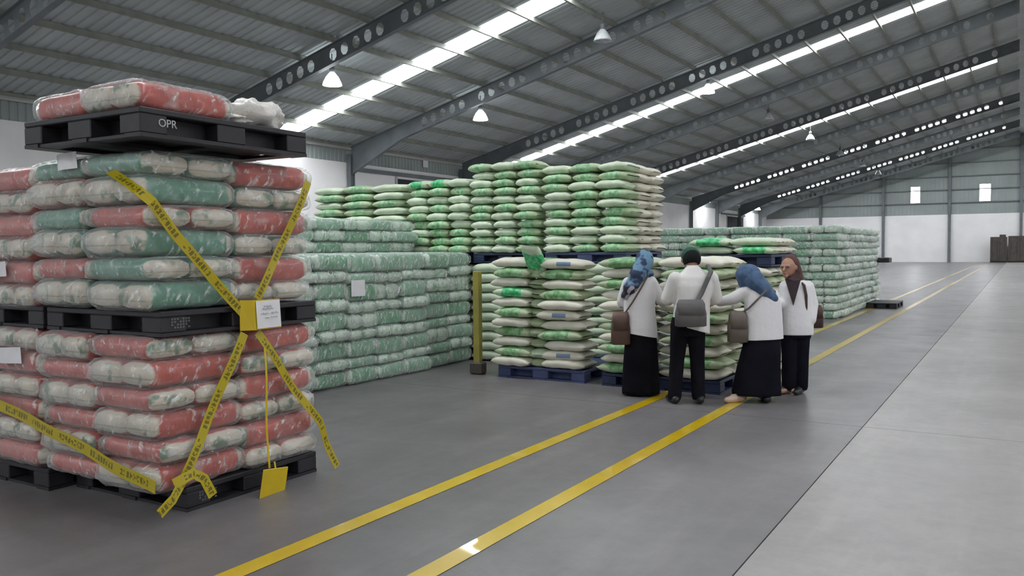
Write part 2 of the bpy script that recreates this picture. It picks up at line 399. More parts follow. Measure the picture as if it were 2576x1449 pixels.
struct(MB().box(-HW - .25, HW + .25, YB - .25, YB, 0, 5.12).obj('wall_back', 'wall_white'))
gb = [o for o in [gable('cladding', YB - .11, 5.12, None, .06)]][0]; gb.parent = bpy.data.objects['wall_back']
for k, (x0, x1, z0, z1) in enumerate(((-10.35, -9.45, 6.47, 8.2), (-3.75, -2.75, 6.45, 8.22))):
    wn = struct(empty('window_%d' % (k + 1), ((x0 + x1) / 2, YF - .02, z0)))
    hw, h = (x1 - x0) / 2, z1 - z0
    MB().box(-hw - .06, -hw, -.05, .05, -.06, h + .06).box(hw, hw + .06, -.05, .05, -.06, h + .06).box(-hw, hw, -.05, .05, -.06, 0).box(-hw, hw, -.05, .05, h, h + .06).obj('window_frame', 'rail_light', wn)
    MB().box(-hw, hw, -.02, .0, 0, h).obj('pane', 'window', wn)
# sliding door openings in the left wall
for k, (y0, y1, zt, ra) in enumerate(((32.25, 37.0, 5.15, 29.2), (86.0, 91.8, 5.0, 84.0))):
    d = struct(empty('door_%d' % (k + 1), (-HW, y0, 0)))
    L = y1 - y0
    MB().box(.0, .03, 0, L, 0, zt).obj('door_leaf', 'dark', d)  # flat dark panel: the shade of the open doorway painted in
    MB().box(0, .06, -.15, 0, 0, zt + .1).box(0, .06, L, L + .15, 0, zt + .1).obj('door_frame', 'rail_light', d)
    MB().box(.02, .12, ra - y0, L + .6, zt + .12, zt + .30).obj('door_rail', 'steel', d)
# small white sign on the cladding
tag(MB().box(-HW, -HW + .03, 34.35, 34.75, 5.88, 6.35).obj('wall_sign', 'paper'), 'small blank white sign high on the grey band of the left wall', 'sign')

# ------------------------------------------------------------------ roof
ce = struct(empty('ceiling', (0, 0, 0)))
sl = math.hypot(HW, RIDGE - EAVE)
for sgn in (-1, 1):
    nx = Vector((sgn * SLOPE, 0, 1)).normalized()
    corrugated((sgn * (HW + .3), YB, EAVE - .3 * SLOPE), (0, 1, 0), Vector((-sgn * HW, 0, RIDGE - EAVE)).normalized(), YF - YB + .4, sl + .3, 0.33, 0.035, nx).obj('roof_sheet', 'roof', ce)
    for k in range(18):
        x = sgn * (1.35 + 1.45 * k); z = roof_z(x)
        MB().box(x - .03, x + .03, YB, YF, z - .17, z - .01).box(x - .03, x + .06, YB, YF, z - .18, z - .17).obj('purlin', 'purlin', ce)
MB().box(-.3, .3, YB, YF, RIDGE - .1, RIDGE + .05).obj('ridge_cap', 'roof', ce)
SY = [-10.5, 7.0, 24.8, 42.2, 60.3, 78.2, 94.4]
pan = {}
for sgn in (-1, 1):
    m = MB(); dx = 1.37; dz = -sgn * SLOPE * dx * sgn
    h = dx / 2; q = SLOPE * h
    vs = [(-h, -.53, q * sgn), (h, -.53, -q * sgn), (h, .53, -q * sgn), (-h, .53, q * sgn)]
    m.add(vs + [(a, b, c + .012) for a, b, c in vs], [(3, 2, 1, 0), (4, 5, 6, 7), (0, 1, 5, 4), (1, 2, 6, 5), (2, 3, 7, 6), (3, 0, 4, 7)])
    pan[sgn] = m.mesh('skylight_panel'); pan[sgn].materials.append(M['skylight'])
for y in SY:
    for sgn in (-1, 1):
        for k in range(17):
            x = sgn * (1.35 + 1.45 * (k + .5))
            link('skylight_panel', pan[sgn], None, ce, (x, y, roof_z(x) - .03))
# castellated rafters
def rafter_mesh():
    m = MB(); D = 0.62; P = 0.483; top = -.22
    N = int((HW - .4) / P)
    def tri(x, z): return (x, z)
    for sgn in (-1, 1):
        for k in range(N):
            x0 = HW - .2 - k * P; x1 = x0 - P; xc = (x0 + x1) / 2
            solid = x0 > 22.8 or k % 6 == 1 or x1 < .9
            zt = [roof_z(x) + top for x in (x0, x1)]; zb = [z - D for z in zt]
            if x0 > 22.8:                                     # haunch
                zb = [z - D - .6 * max(0, (x - 22.8) / 3.0) for z, x in zip(zt, (x0, x1))]
            if solid:
                m.add([(sgn * x0, 0, zt[0]), (sgn * x1, 0, zt[1]), (sgn * x1, 0, zb[1]), (sgn * x0, 0, zb[0])], [(0, 1, 2, 3)])
            else:
                zc = roof_z(xc) + top - D / 2; ro = []; ri = []
                for a in range(8):
                    t = math.pi / 8 + a * math.pi / 4; ri.append((xc + .155 * math.cos(t), zc + .205 * math.sin(t)))
                hx = P / 2; b = [(x1, .5), (x1, -.5)]
                out = [(x0, .22), (xc + .08, .5), (xc - .08, .5), (x1, .22), (x1, -.22), (xc - .08, -.5), (xc + .08, -.5), (x0, -.22)]
                ro = [(xx, roof_z(xx) + top - D / 2 + zz * D) for xx, zz in out]
                vs = [(sgn * a, 0, c) for a, c in ro] + [(sgn * a, 0, c) for a, c in ri]
                m.add(vs, [(i, (i + 1) % 8, 8 + (i + 1) % 8, 8 + i) for i in range(8)])
                for cx, zz, i1, i2 in ((x0, .5, 0, 1), (x1, .5, 2, 3), (x1, -.5, 4, 5), (x0, -.5, 6, 7)):
                    zc2 = roof_z(cx) + top - D / 2 + zz * D
                    m.add([(sgn * ro[i1][0], 0, ro[i1][1]), (sgn * cx, 0, zc2), (sgn * ro[i2][0], 0, ro[i2][1])], [(0, 1, 2)])
            for zz, dz in ((zt, .012), (zb, -.012)):
                a, b = (sgn * x0, zz[0]), (sgn * x1, zz[1])
                m.add([(a[0], -.1, a[1]), (b[0], -.1, b[1]), (b[0], .1, b[1]), (a[0], .1, a[1]), (a[0], -.1, a[1] + dz), (b[0], -.1, b[1] + dz), (b[0], .1, b[1] + dz), (a[0], .1, a[1] + dz)],
                      [(0, 1, 2, 3), (7, 6, 5, 4), (0, 4, 5, 1), (2, 6, 7, 3)])
    return m.mesh('rafter')
rme = rafter_mesh(); rme.materials.append(M['steel'])
for y in RY: link('rafter', rme, None, ce, (0, y, 0))

# ------------------------------------------------------------------ high bay lamps
def lathe(prof, n=16):
    m = MB(); vs = []; fs = []
    for r, z in prof:
        for k in range(n): t = 2 * math.pi * k / n; vs.append((r * math.cos(t), r * math.sin(t), z))
    for i in range(len(prof) - 1):
        for k in range(n): fs.append((i * n + k, i * n + (k + 1) % n, (i + 1) * n + (k + 1) % n, (i + 1) * n + k))
    return m.add(vs, fs)
bell = lathe([(.07, .42), (.10, .40), (.20, .28), (.29, .10), (.32, 0), (.31, 0), (.28, .10), (.19, .27), (.07, .40)]).mesh('reflector', True)
bulb = MB().ball((0, 0, .13), (.12, .12, .14), nu=12, nv=8).mesh('bulb', True)
disc = lathe([(.0, .02), (.30, .02), (.30, .03), (.0, .03)]).mesh('diffuser')
gear = lathe([(.0, .62), (.06, .62), (.09, .58), (.09, .45), (.06, .41), (0, .41)]).mesh('ballast_housing', True)
def lamp(x, y, z, on, label):
    t = empty('high_bay_lamp', (x, y, z)); tag(t, label, 'lamp', 'high bay lamps under the roof')
    top = roof_z(x) - z - .1
    MB().tube([(0, 0, .6), (0, 0, top)], .018, 6).obj('hanging_rod', 'steel', t)
    link('ballast_housing', gear, 'steel', t)
    if on:
        b = bell.copy(); b.materials.clear(); link('reflector', b, 'lamp_glow', t); link('diffuser', disc, 'lamp_on', t)
    else:
        link('reflector', bell, 'lamp_shell', t); link('bulb', bulb, 'lamp_shell', t)
LP = [(-19.5, 20.9, 7.1, 1, 'lit high bay lamp nearest the camera, above the wrapped stack'),
      (-19.5, 29.8, 7.1, 1, 'lit high bay lamp hanging above the tall sack stacks, second in its row'),
      (-12.7, 27.3, 8.95, 0, 'unlit high bay lamp nearest the camera, just under a rafter'),
      (-12.7, 39.0, 8.95, 1, 'lit high bay lamp in front of the second skylight strip'),
      (-12.6, 49.7, 9.05, 0, 'unlit high bay lamp just below the third skylight strip'),
      (-12.5, 60.6, 9.05, 0, 'unlit high bay lamp midway between the third and fourth skylight strips'),
      (-12.5, 71.8, 9.05, 0, 'unlit high bay lamp close above the fourth broken skylight strip'),
      (-12.5, 83.0, 9.05, 0, 'small unlit high bay lamp beside the gap in the last skylight strip'),
      (-12.5, 93.0, 9.05, 0, 'smallest unlit high bay lamp in front of the far gable wall'),
      (-25.3, 77.4, 6.0, 1, 'lit high bay lamp by the left wall, left of its two glow patches'),
      (-25.3, 95.3, 5.95, 1, 'lit high bay lamp by the left wall at the far corner')]
for a in LP: lamp(*a)
for x, y, z in [(a[0], a[1], a[2]) for a in LP if a[3]]:
    ld = bpy.data.lights.new('lamp_light', 'SPOT'); ld.energy = 900 if x > -24 else 45; ld.spot_size = R(125); ld.spot_blend = 0.5; ld.shadow_soft_size = 0.25; ld.color = (0.92, 0.98, 1.0)
    lo = bpy.data.objects.new('lamp_light', ld); COL.objects.link(lo); lo.location = (x, y, z - .02)

exec_later = []
# ------------------------------------------------------------------ pallets
def pallet(mat, sx, sy, loc, label, rz=0, h=0.14, group=None):
    t = empty('pallet', loc, rz); tag(t, label, 'pallet', group)
    hx, hy = sx / 2, sy / 2
    bevel_mesh(MB().box(-hx, hx, -hy, hy, h - .035, h).mesh('deck'), .006)
    link('deck', bevel_mesh(MB().box(-hx, hx, -hy, hy, h - .035, h).mesh('deck'), .006), mat, t)
    fr = MB()
    for c in (-1, 0, 1):
        a = c * (hx - .07); fr.box(a - .07, a + .07, -hy, hy, 0, .022)
        b = c * (hy - .07); fr.box(-hx + .14, hx - .14, b - .06, b + .06, .002, .02)
    fr.obj('bottom_frame', mat, t)
    MB().box(-hx * .8, hx * .8, -hy * .8, hy * .8, .022, h - .036).obj('rib_core', mat, t)  # solid filler added inside so the fork openings look dark
    for i in (-1, 0, 1):
        for j in (-1, 0, 1):
            wx = .11 if i == 0 else .09; wy = .11 if j == 0 else .09
            cx, cy = i * (hx - wx), j * (hy - wy)
            link('block', bevel_mesh(MB().box(cx - wx, cx + wx, cy - wy, cy + wy, .022, h - .035).mesh('block'), .006), mat, t)
    return t

# ------------------------------------------------------------------ sack shapes
def sack_mesh(seed, L=0.64, W=0.42, H=0.145, nu=18, nv=14):
    """filled woven sack lying flat: length along x, flattened seams at both ends"""
    rn = random.Random(seed); off = Vector((rn.random() * 50, rn.random() * 50, 0)); m = MB(); vs = []; fs = []
    for i in range(nu + 1):
        s = -1 + 2 * i / nu; a = abs(s)
        body = (1 - a ** 5) ** 0.5 if a < .965 else (1 - .965 ** 5) ** .5 * (1 - (a - .965) / .035 * .6)
        hh = max(.010, H / 2 * body); ww = W / 2 * (0.86 + .14 * (1 - a ** 4)) if a < .93 else W / 2 * .84
        for k in range(nv):
            t = 2 * math.pi * k / nv; c, q = math.cos(t), math.sin(t)
            y = math.copysign(abs(c) ** .72, c) * ww; z = math.copysign(abs(q) ** .5, q) * hh
            p = Vector((s * L / 2, y, z)); d = noise.noise(p * 7 + off) * .016 + noise.noise(p * 19 + off) * .005
            f = 1 + d / max(.03, hh) * .5
            vs.append((p.x + noise.noise(p * 5 - off) * .02, y * (1 + d * 1.2), z * f + (-.02 * a * a if z > 0 else .0) + .012 * (noise.noise(Vector((s * 3, 0, seed))) )))
    for i in range(nu):
        for k in range(nv): fs.append((i * nv + k, (i + 1) * nv + k, (i + 1) * nv + (k + 1) % nv, i * nv + (k + 1) % nv))
    fs.append(tuple(range(nv))); fs.append(tuple(nu * nv + k for k in range(nv - 1, -1, -1)))
    return m.add(vs, fs).mesh('sack', True)
SACK = {}
for mt in ('sack_cream', 'sack_print', 'sack_label', 'sack_mint', 'sack_mintp', 'sack_vivid'):
    SACK[mt] = []
    for s in range(4 if 'label' not in mt else 2):
        me = sack_mesh(s * 7 + 3); me.materials.append(M[mt]); SACK[mt].append(me)
SACKLOOK = {'sack_cream': 'plain cream sack', 'sack_print': 'green-printed sack', 'sack_label': 'cream sack with blue label', 'sack_mint': 'pale sack', 'sack_mintp': 'green-banded sack', 'sack_vivid': 'bright green sack'}
ORD = ['top', 'second', 'third', 'fourth', 'fifth', 'sixth', 'seventh', 'eighth', 'ninth', 'tenth', 'eleventh', 'twelfth', 'thirteenth', 'fourteenth']
rs = random.Random(11)
def sack(mt, x, y, z, rz, dims, label, group, jit=1.0):
    o = link('rice_sack', rs.choice(SACK[mt])); o.location = (x + rs.uniform(-.02, .02) * jit, y + rs.uniform(-.02, .02) * jit, z)
    o.scale = (dims[0] / .64 * rs.uniform(.97, 1.05), dims[1] / .42, dims[2] / .145)
    o.rotation_euler = (rs.uniform(-.02, .02), rs.uniform(-.02, .02) * jit, rz + rs.uniform(-.05, .05) * jit + (math.pi if rs.random() < .5 else 0))
    return tag(o, label, 'sack', group)
def row_name(i, n): return 'top row' if i == 0 else ('bottom row' if i == n - 1 else ORD[i] + ' row down')
def sack_stack(x0, x1, y0, z0, n, pitch, nfront, nside, desc, group, mats, side_mat=None, colsel=None, depth=.5, skip=()):
    """front row(s) of sacks facing -Y, and the sack ends on the +X side"""
    wd = (x1 - x0) / nfront
    names = {2: ['left', 'right'], 3: ['left', 'middle', 'right'], 4: ['first', 'second', 'third', 'fourth']}[nfront]
    for i in range(n):
        z = z0 + (n - 1 - i) * pitch + pitch / 2
        sh = .035 * (1 if i % 2 else -1)
        for c in range(nfront):
            if (i, c) in skip: continue
            mt = mats(i, c)
            sack(mt, x0 + wd * (c + .5) + sh * (0.5 if i else .2), y0 + depth * .43 + rs.uniform(-.03, .03), z, 0, (wd * 1.02, .46, pitch * 1.06), '%s, %s, %s of %s' % (SACKLOOK[mt], row_name(i, n), names[c], desc), group)
        for c in range(nside):
            mt = side_mat(i, c) if side_mat else mats(i, 9 + c)
            sn = ['near', 'middle', 'far'] if nside == 3 else ['near', 'far']
            sack(mt, x1 - wd / 2 + sh * .4, y0 + .46 * (c + 1) + .22, z, 0, (wd * 1.02, .44, pitch * 1.06), '%s, %s, %s on right side of %s' % (SACKLOOK[mt], row_name(i, n), sn[c], desc), group)

def pick(seq): return rs.choice(seq)
# front stack beside the yellow post
lab4 = {(0, 1): 'sack_label', (5, 1): 'sack_label', (9, 1): 'sack_label', (3, 0): 'sack_vivid'}
def m4(i, c):
    if (i, c) in lab4: return lab4[(i, c)]
    return 'sack_cream' if (i + (c == 1)) % 2 == (0 if c == 0 else 1) else 'sack_print'
pallet('blue_plastic', 1.22, 1.2, (-5.06, 9.62, 0), 'blue plastic pallet on the floor under the front sack stack', h=.15)
for i in range(11):
    z = .15 + (10 - i) * .124 + .062; g = 'rice sacks in the front stack'; q = '%s of front stack beside yellow post' % row_name(i, 11)
    sh = .025 if i % 2 else -.015
    sack(m4(i, 0), -5.47 + sh, 9.19 + rs.uniform(-.03, .03), z, 0, (.54, .46, .134), '%s, left column, %s' % (SACKLOOK[m4(i, 0)], q), g)
    sack(m4(i, 1), -4.75 - sh, 9.19 + rs.uniform(-.03, .03), z - (.02 if i < 10 else 0), 0, (.59, .46, .134), '%s, right column, %s' % (SACKLOOK[m4(i, 1)], q), g)
    mt = 'sack_vivid' if i in (4, 9) else 'sack_print'
    o = sack(mt, -5.12, 9.36 + rs.uniform(-.02, .02), z - .01, R(90), (.66, .26, .13), '%s end between the columns, %s' % (SACKLOOK[mt], q), g)
dr = sack('sack_vivid', -5.10, 8.99, 1.50, 1.3, (.46, .26, .10), 'bright green sack drooping on top between the front stack halves', 'rice sacks in the front stack'); dr.rotation_euler = (R(8), R(48), R(97))
# stack behind the people
def m5(i, c): return 'sack_label' if (i, c) in ((4, 0),) else ('sack_cream' if i % 2 == (1 if c == 0 else 0) else 'sack_print')
pallet('navy_plastic', 1.42, 1.2, (-3.5, 9.6, 0), 'dark blue pallet on the floor behind the standing man', h=.15)
sack_stack(-4.24, -2.76, 8.98, .15, 11, .124, 2, 1, 'stack behind the standing people', 'rice sacks behind the people', m5)
# rear tall stacks: upper tiers on pallets, lower tiers hidden behind the front stacks
def mint(i, c): return pick(['sack_mint', 'sack_mint', 'sack_mintp']) if i % 2 == 0 else pick(['sack_mintp', 'sack_mintp', 'sack_mint', 'sack_mintp'])
def mint_top(i, c): return 'sack_vivid' if (i == 0 and c in (0, 1)) else mint(i, c)
REAR = [(-10.02, -8.15, 1.57, 9, .121, 3, 'upper stack nearest the taped stack', mint),
        (-8.06, -6.93, 1.57, 9, .123, 3, 'upper stack left of tallest stack', mint_top),
        (-6.90, -5.75, 1.57, 11, .118, 3, 'tallest stack', mint),
        (-5.70, -4.42, 1.57, 10, .120, 3, 'tall corner stack', mint)]
for k, (x0, x1, z0, n, p, nf, desc, mf) in enumerate(REAR):
    xm = (x0 + x1) / 2
    lab = ['dark pallet under the sack stack nearest the taped stack', 'dark pallet under the sack stack left of the tallest one', 'dark blue pallet showing under the tallest sack stack', 'blue pallet under the tall corner sack stack, behind the hijab'][k]
    pallet('navy_plastic' if k < 3 else 'blue_plastic', x1 - x0 - .06, 1.3, (xm, 10.92, 1.43), lab)
    sack_stack(x0, x1, 10.24, z0, n, p, nf, 2 if k == 3 else 0, desc, 'rice sacks in the rear upper stacks', mf, side_mat=(lambda i, c: 'sack_cream'), depth=.5)
low = MB(); src = SACK['sack_mint'][0]; sv = [v.co.copy() for v in src.vertices]; sf = [tuple(p.vertices) for p in src.polygons]
for (x0, x1, z0, n, p, nf, desc, mf) in REAR:
    nn = 2 if x1 - x0 < 1.5 else 3; wd = (x1 - x0) / nn
    for i in range(10):
        for c in range(nn):
            for d in range(2):
                o = Vector((x0 + wd * (c + .5), 10.5 + d * .75, .08 + i * .141)); low.add([Vector((v.x * wd / .64, v.y * 1.5, v.z * 1.1)) + o for v in sv], sf)
lo = low.obj('sack_pile', 'sack_mint', smooth=True); lo['kind'] = 'stuff'
tag(lo, 'lower sacks hidden behind the front stacks, carrying the rear tall stacks', 'sacks')
# low pile on the blue pallet to the right, and the stack that carries it
def mU(i, c): return 'sack_vivid' if (i + c) % 2 == 0 else 'sack_mint'
pallet('navy_plastic', 1.0, 1.3, (-3.1, 11.08, 1.38), 'dark blue pallet above head height of the bent woman', h=.15)
sack_stack(-3.62, -2.58, 10.42, 1.53, 2, .105, 2, 2, 'low pile on high blue pallet', 'rice sacks on the high blue pallet', mU, side_mat=(lambda i, c: 'sack_cream'))
sack_stack(-3.62, -2.58, 10.42, .02, 11, .1236, 2, 2, 'stack under high blue pallet', 'rice sacks under the high blue pallet', m5)

# ------------------------------------------------------------------ wrapped bales
def pack_mesh(seed, w=.29, L=.60, H=.145, ylim=.287):
    rn = random.Random(seed); off = Vector((rn.random() * 30, 0, rn.random() * 30)); m = MB(); vs = []; fs = []; nu, nv = 12, 16
    for i in range(nu + 1):
        s = -1 + 2 * i / nu; a = abs(s); k2 = (1 - a ** 14) ** .3 if a < 1 else 0.0
        k2 = max(k2, .66)
        for k in range(nv):
            t = 2 * math.pi * k / nv; c, q = math.cos(t), math.sin(t)
            x = math.copysign(abs(c) ** .5, c) * w / 2 * (.8 + .2 * k2); z = math.copysign(abs(q) ** .55, q) * H / 2 * k2
            p = Vector((x, s * L / 2, z)); d = noise.noise(p * 9 + off) * .012
            vs.append((x * (1 + d * 3), p.y + (0.01 if a < 1 else .012) * math.copysign(1, s) * (a > .9), z * (1 + d * 4)))
    for i in range(nu):
        for k in range(nv): fs.append((i * nv + k, i * nv + (k + 1) % nv, (i + 1) * nv + (k + 1) % nv, (i + 1) * nv + k))
    fs.append(tuple(range(nv - 1, -1, -1))); fs.append(tuple(nu * nv + k for k in range(nv)))
    return m.add(vs, fs)
def wrap_mb(seed, w=.615, L=.63, H=.158, n=20):
    """clear plastic bag pulled over two packs, loose ears at the ends"""
    rn = random.Random(seed); off = Vector((rn.random() * 30, rn.random() * 30, 5)); m = MB(); vs = []; fs = []; nv = 28
    for i in range(n + 1):
        s = -1 + 2 * i / n; a = abs(s); k2 = (1 - a ** 14) ** .3 if a < 1 else 0
        k2 = max(k2, .62)
        for k in range(nv):
            t = 2 * math.pi * k / nv; c, q = math.cos(t), math.sin(t)
            x = math.copysign(abs(c) ** .36, c) * w / 2 * (.9 + .1 * k2); z = math.copysign(abs(q) ** .5, q) * H / 2 * k2
            p = Vector((x, s * L / 2, z)); d = noise.noise(p * 8 + off) * .013 + noise.noise(p * 21 + off) * .007
            vs.append((x + math.copysign(d, x), p.y + (d * 1.5 + .012) * math.copysign(1, s) * (a > .85), z + math.copysign(d * .8, z)))
    for i in range(n):
        for k in range(nv): fs.append((i * nv + k, i * nv + (k + 1) % nv, (i + 1) * nv + (k + 1) % nv, (i + 1) * nv + k))
    fs.append(tuple(range(nv - 1, -1, -1))); fs.append(tuple(n * nv + k for k in range(nv)))
    return m.add(vs, fs)
def ears(m, seed):
    rn = random.Random(seed)
    for sy in (-1, 1):
        for sx in (-1, 1):
            if rn.random() < .35: continue
            b = Vector((sx * .25, sy * .318, rn.uniform(-.04, .03)))
            tip = b + Vector((sx * rn.uniform(.01, .035), sy * rn.uniform(.015, .045), rn.uniform(-.05, .07)))
            m.add([b + Vector((0, 0, .045)), b + Vector((-sx * .08, 0, 0)), b - Vector((0, 0, .045)), tip, tip + Vector((.01, 0, .03))], [(0, 1, 3, 4), (1, 2, 3)])
    return m
PACK = {}
for mt in ('pack_red', 'pack_green'):
    PACK[mt] = []
    for s in range(3):
        me = pack_mesh(s).mesh('pack', True); me.materials.append(M[mt]); PACK[mt].append(me)
WRAP = []
for s in range(5):
    me = ears(wrap_mb(s), s).mesh('plastic_wrap', True); me.materials.append(M['wrap']); WRAP.append(me)
def bale(color, x, y, z, face, dims, label, group):
    """face 'r': printed side towards +X ; 'w': pack ends towards +X"""
    t = empty('rice_bale', (x + rs.uniform(-.012, .012), y + rs.uniform(-.012, .012), z), (0 if face == 'r' else R(90)) + rs.uniform(-.03, .03))
    sx, sy = (dims[0] / .62, dims[1] / .63) if face == 'r' else (dims[1] / .62, dims[0] / .63)
    t.scale = (sx, sy, dims[2] / .155); t.rotation_euler[0] = rs.uniform(-.02, .02)
    tag(t, label, 'bale', group)
    for sgn in (-1, 1):
        p = link('pack', rs.choice(PACK['pack_red' if color == 'red' else 'pack_green']), None, t, (sgn * .148, rs.uniform(-.008, .008), rs.uniform(-.004, .004)))
        if rs.random() < .5: p.rotation_euler = (0, 0, math.pi)
    link('plastic_wrap', rs.choice(WRAP), None, t)
    return t
GB = {'red': 'wrapped bale of red packs', 'green': 'wrapped bale of green packs'}
UP = [('green', 'w', 'red', 'r', 'green', 'w'), ('green', 'r', 'green', 'w', 'red', 'r'), ('red', 'w', 'red', 'r', 'green', 'w'),
      ('green', 'r', 'green', 'w', 'green', 'r'), ('green', 'w', 'red', 'r', 'red', 'w'), ('green', 'r', 'red', 'w', 'green', 'r')]
LO = [('red', 'w', 'red', 'r', 'red', 'r'), ('red', 'r', 'red', 'w', 'red', 'w'), ('red', 'w', 'red', 'r', 'red', 'r'),
      ('red', 'r', 'red', 'w', 'red', 'w'), ('red', 'w', 'red', 'r', 'red', 'r'), ('red', 'r', 'red', 'w', 'red', 'w')]
def flip(f): return 'r' if f == 'w' else 'w'
for tier, rows, z0, nm in (('upper', UP, 1.262, 'upper'), ('lower', LO, .152, 'lower')):
    for i, (c1, f1, c2, f2, c3, f3) in enumerate(rows):
        def zz(fs, i):
            hs = [.176 if f == 'r' else .140 for f in fs]; return z0 + sum(hs[i + 1:]) + hs[i] / 2, hs[i] * 1.03
        za, zb_, zc_ = [zz([q[j] for q in rows], i) for j in (1, 3, 5)]
        lean = -.01 if tier == 'upper' else .05 * (1 - za[0])
        g = 'wrapped bales in the %s half of the taped stack' % nm; q = '%s, %s half of taped stack' % (row_name(i, 6), nm)
        bale(c1, -4.67, 3.43 + lean, za[0], f1, (.60, .67, za[1]), '%s, front corner, %s' % (GB[c1], q), g)
        bale(c2, -4.67, 4.10 + lean * .5, zb_[0], f2, (.60, .67, zb_[1]), '%s, right side far, %s' % (GB[c2], q), g)
        # the left bale shows its end on -Y: 'w' there means packs turned
        bale(c3, -5.27, 3.43 + lean, zc_[0], f3, (.58, .66, zc_[1]), '%s, left face, %s' % (GB[c3], q), g)
pbot = pallet('black_plastic', 1.16, 1.12, (-4.96, 3.90, 0), 'black plastic pallet on the floor under the taped stack', h=.15)
pmid = pallet('black_plastic', 1.18, 1.28, (-4.93, 3.80, 1.105), 'black plastic pallet between the halves of the taped stack', h=.15)
ptop = pallet('black_plastic', 1.12, 1.30, (-4.77, 3.60, 2.258), 'black plastic pallet lying on top of the taped stack', h=.165, rz=R(1))
# rear-left bales that carry the pallets (one per row stays hidden inside the stack)
# second stack at the left edge
S2C = [('red', 'r'), ('red', 'w'), ('red', 'r'), ('green', 'w'), ('red', 'r'), ('red', 'w')]
for tier, z0, n in (('upper', 1.262, 6), ('lower', .152, 6)):
    for i in range(n):
        for c, xc in enumerate((-5.93, -6.54)):
            z = z0 + (5 - i) * .158 + .079 - (.0 if tier == 'lower' else .02)
            f = 'w' if (i + c + (tier == 'lower')) % 2 == 0 else 'r'; cl = 'green' if (tier == 'upper' and c == 1 and i in (1, 4)) else 'red'
            bale(cl, xc, 3.47, z, f, (.59, .66, .166), '%s, %s column, %s, %s half, left-edge stack' % (GB[cl], 'right' if c == 0 else 'left', row_name(i, 6), tier), 'wrapped bales in the stack at the left edge')
for z, lab in ((0, 'black pallet on the floor under the stack at the left edge'), (1.105, 'black pallet between the halves of the stack at left edge')):
    pallet('black_plastic', 1.2, 1.28, (-6.20, 3.82, z), lab, h=.15)
bale('red', -5.04, 3.28, 2.425 + .085, 'w', (.54, .60, .175), 'wrapped bale of red packs lying at the left on the topmost pallet', 'loose bales on the topmost pallet')
bale('red', -4.50, 3.30, 2.425 + .082, 'r', (.54, .66, .17), 'wrapped bale of red packs at front corner of the topmost pallet', 'loose bales on the topmost pallet')
# crumpled bag and empty wrap on the top pallet
def crumple(name, c, r, seed, mat, amp=.35):
    m = MB().ball((0, 0, 0), (1, 1, 1), nu=26, nv=18); off = Vector((seed, seed * 2, 0)); vs = []
    for v in m.v:
        p = Vector(v); d = 1 + amp * (noise.noise(p * 2.2 + off) + .5 * noise.noise(p * 5 + off)); q = p * d
        vs.append((q.x * r[0], q.y * r[1], max(-.8, q.z) * r[2]))
    m.v = vs; return m.obj(name, mat, None, c, True)
M['white_film'] = noisy('white_film', (0.70, 0.66, 0.63), (0.52, 0.48, 0.44), 5, 0.35, bump=0.8, bscale=9, dist=0.03)
tag(crumple('plastic_bag', (-4.46, 4.02, 2.425 + .095), (.19, .19, .115), 3.3, 'white_film', .28), 'crumpled white plastic bag bundle at right end of topmost pallet', 'bag')
tag(crumple('plastic_film', (-4.42, 3.74, 2.425 + .03), (.14, .13, .04), 8.1, 'white_film', .45), 'flattened loose plastic film between bale and white bundle on topmost pallet', 'plastic film')

# green bales: packs and wrap in one mesh, seen from far
LEAF = []
for s in range(5):
    m = MB(); a = pack_mesh(s + 20); b = pack_mesh(s + 30); 
    m.add([(x - .148, y, z) for x, y, z in a.v], a.f); m.add([(x + .148, y, z) for x, y, z in b.v], b.f)
    w_ = ears(wrap_mb(s + 40, n=14), s + 9); m.add(w_.v, w_.f, 1)
    me = m.mesh('green_bale', True); me.materials.append(M['pack_leaf']); me.materials.append(M['wrap_green']); LEAF.append(me)
def gbale(x, y, z, face, dims, label, group):
    o = link('green_bale', rs.choice(LEAF)); o.location = (x + rs.uniform(-.04, .04), y + rs.uniform(-.015, .015), z)
    o.rotation_euler = (rs.uniform(-.02, .02), rs.uniform(-.02, .02), (0 if face == 'r' else R(90)) + rs.uniform(-.06, .06))
    sx, sy = (dims[0] / .62, dims[1] / .63) if face == 'r' else (dims[1] / .62, dims[0] / .63)
    o.scale = (sx, sy, dims[2] / .155); return tag(o, label, 'bale', group)
NUM = ['first', 'second', 'third', 'fourth', 'fifth', 'sixth', 'seventh', 'eighth', 'ninth', 'tenth', 'eleventh', 'twelfth']
# long block behind the taped stack, its face along the aisle
CY = .53; n3 = 9
for i in range(n3):
    for c in range(8):
        y = 5.95 + CY * (c + .5); f = 'r' if (i % 2 == 0) == (rs.random() > .2) else 'w'
        rh = random.Random(100 + c); hs = [(.205 if q % 2 == 0 else .138) * rh.uniform(.88, 1.12) for q in range(n3)]; hs = [q * 1.58 / sum(hs) for q in hs]; hgt = hs[i]
        gbale(-7.10 + rs.uniform(-.03, .02), y, sum(hs[i + 1:]) + hgt / 2, f, (.52, CY * 1.0, hgt * 1.03), 'wrapped bale of green packs, %s, %s from left in long block' % (row_name(i, n3), NUM[c]), 'green bales of the long block face')
for c in range(8):
    gbale(-7.62, 5.95 + CY * (c + .5), 1.58 - .09, 'r', (.52, CY, .18), 'green bale on the step top of long block, set back, %s from left' % NUM[c], 'green bales on the step of the long block')
for i in range(3):
    for c in range(5):
        y = 7.55 + CY * (c + .5)
        gbale(-8.12, y, 1.59 + .155 * (2 - i + .5), 'r' if (i + c) % 2 else 'w', (.52, CY, .16), 'green bale, set back upper tier of long block, %s, %s from left' % (row_name(i, 3), NUM[c]), 'green bales of the upper tier of the long block')
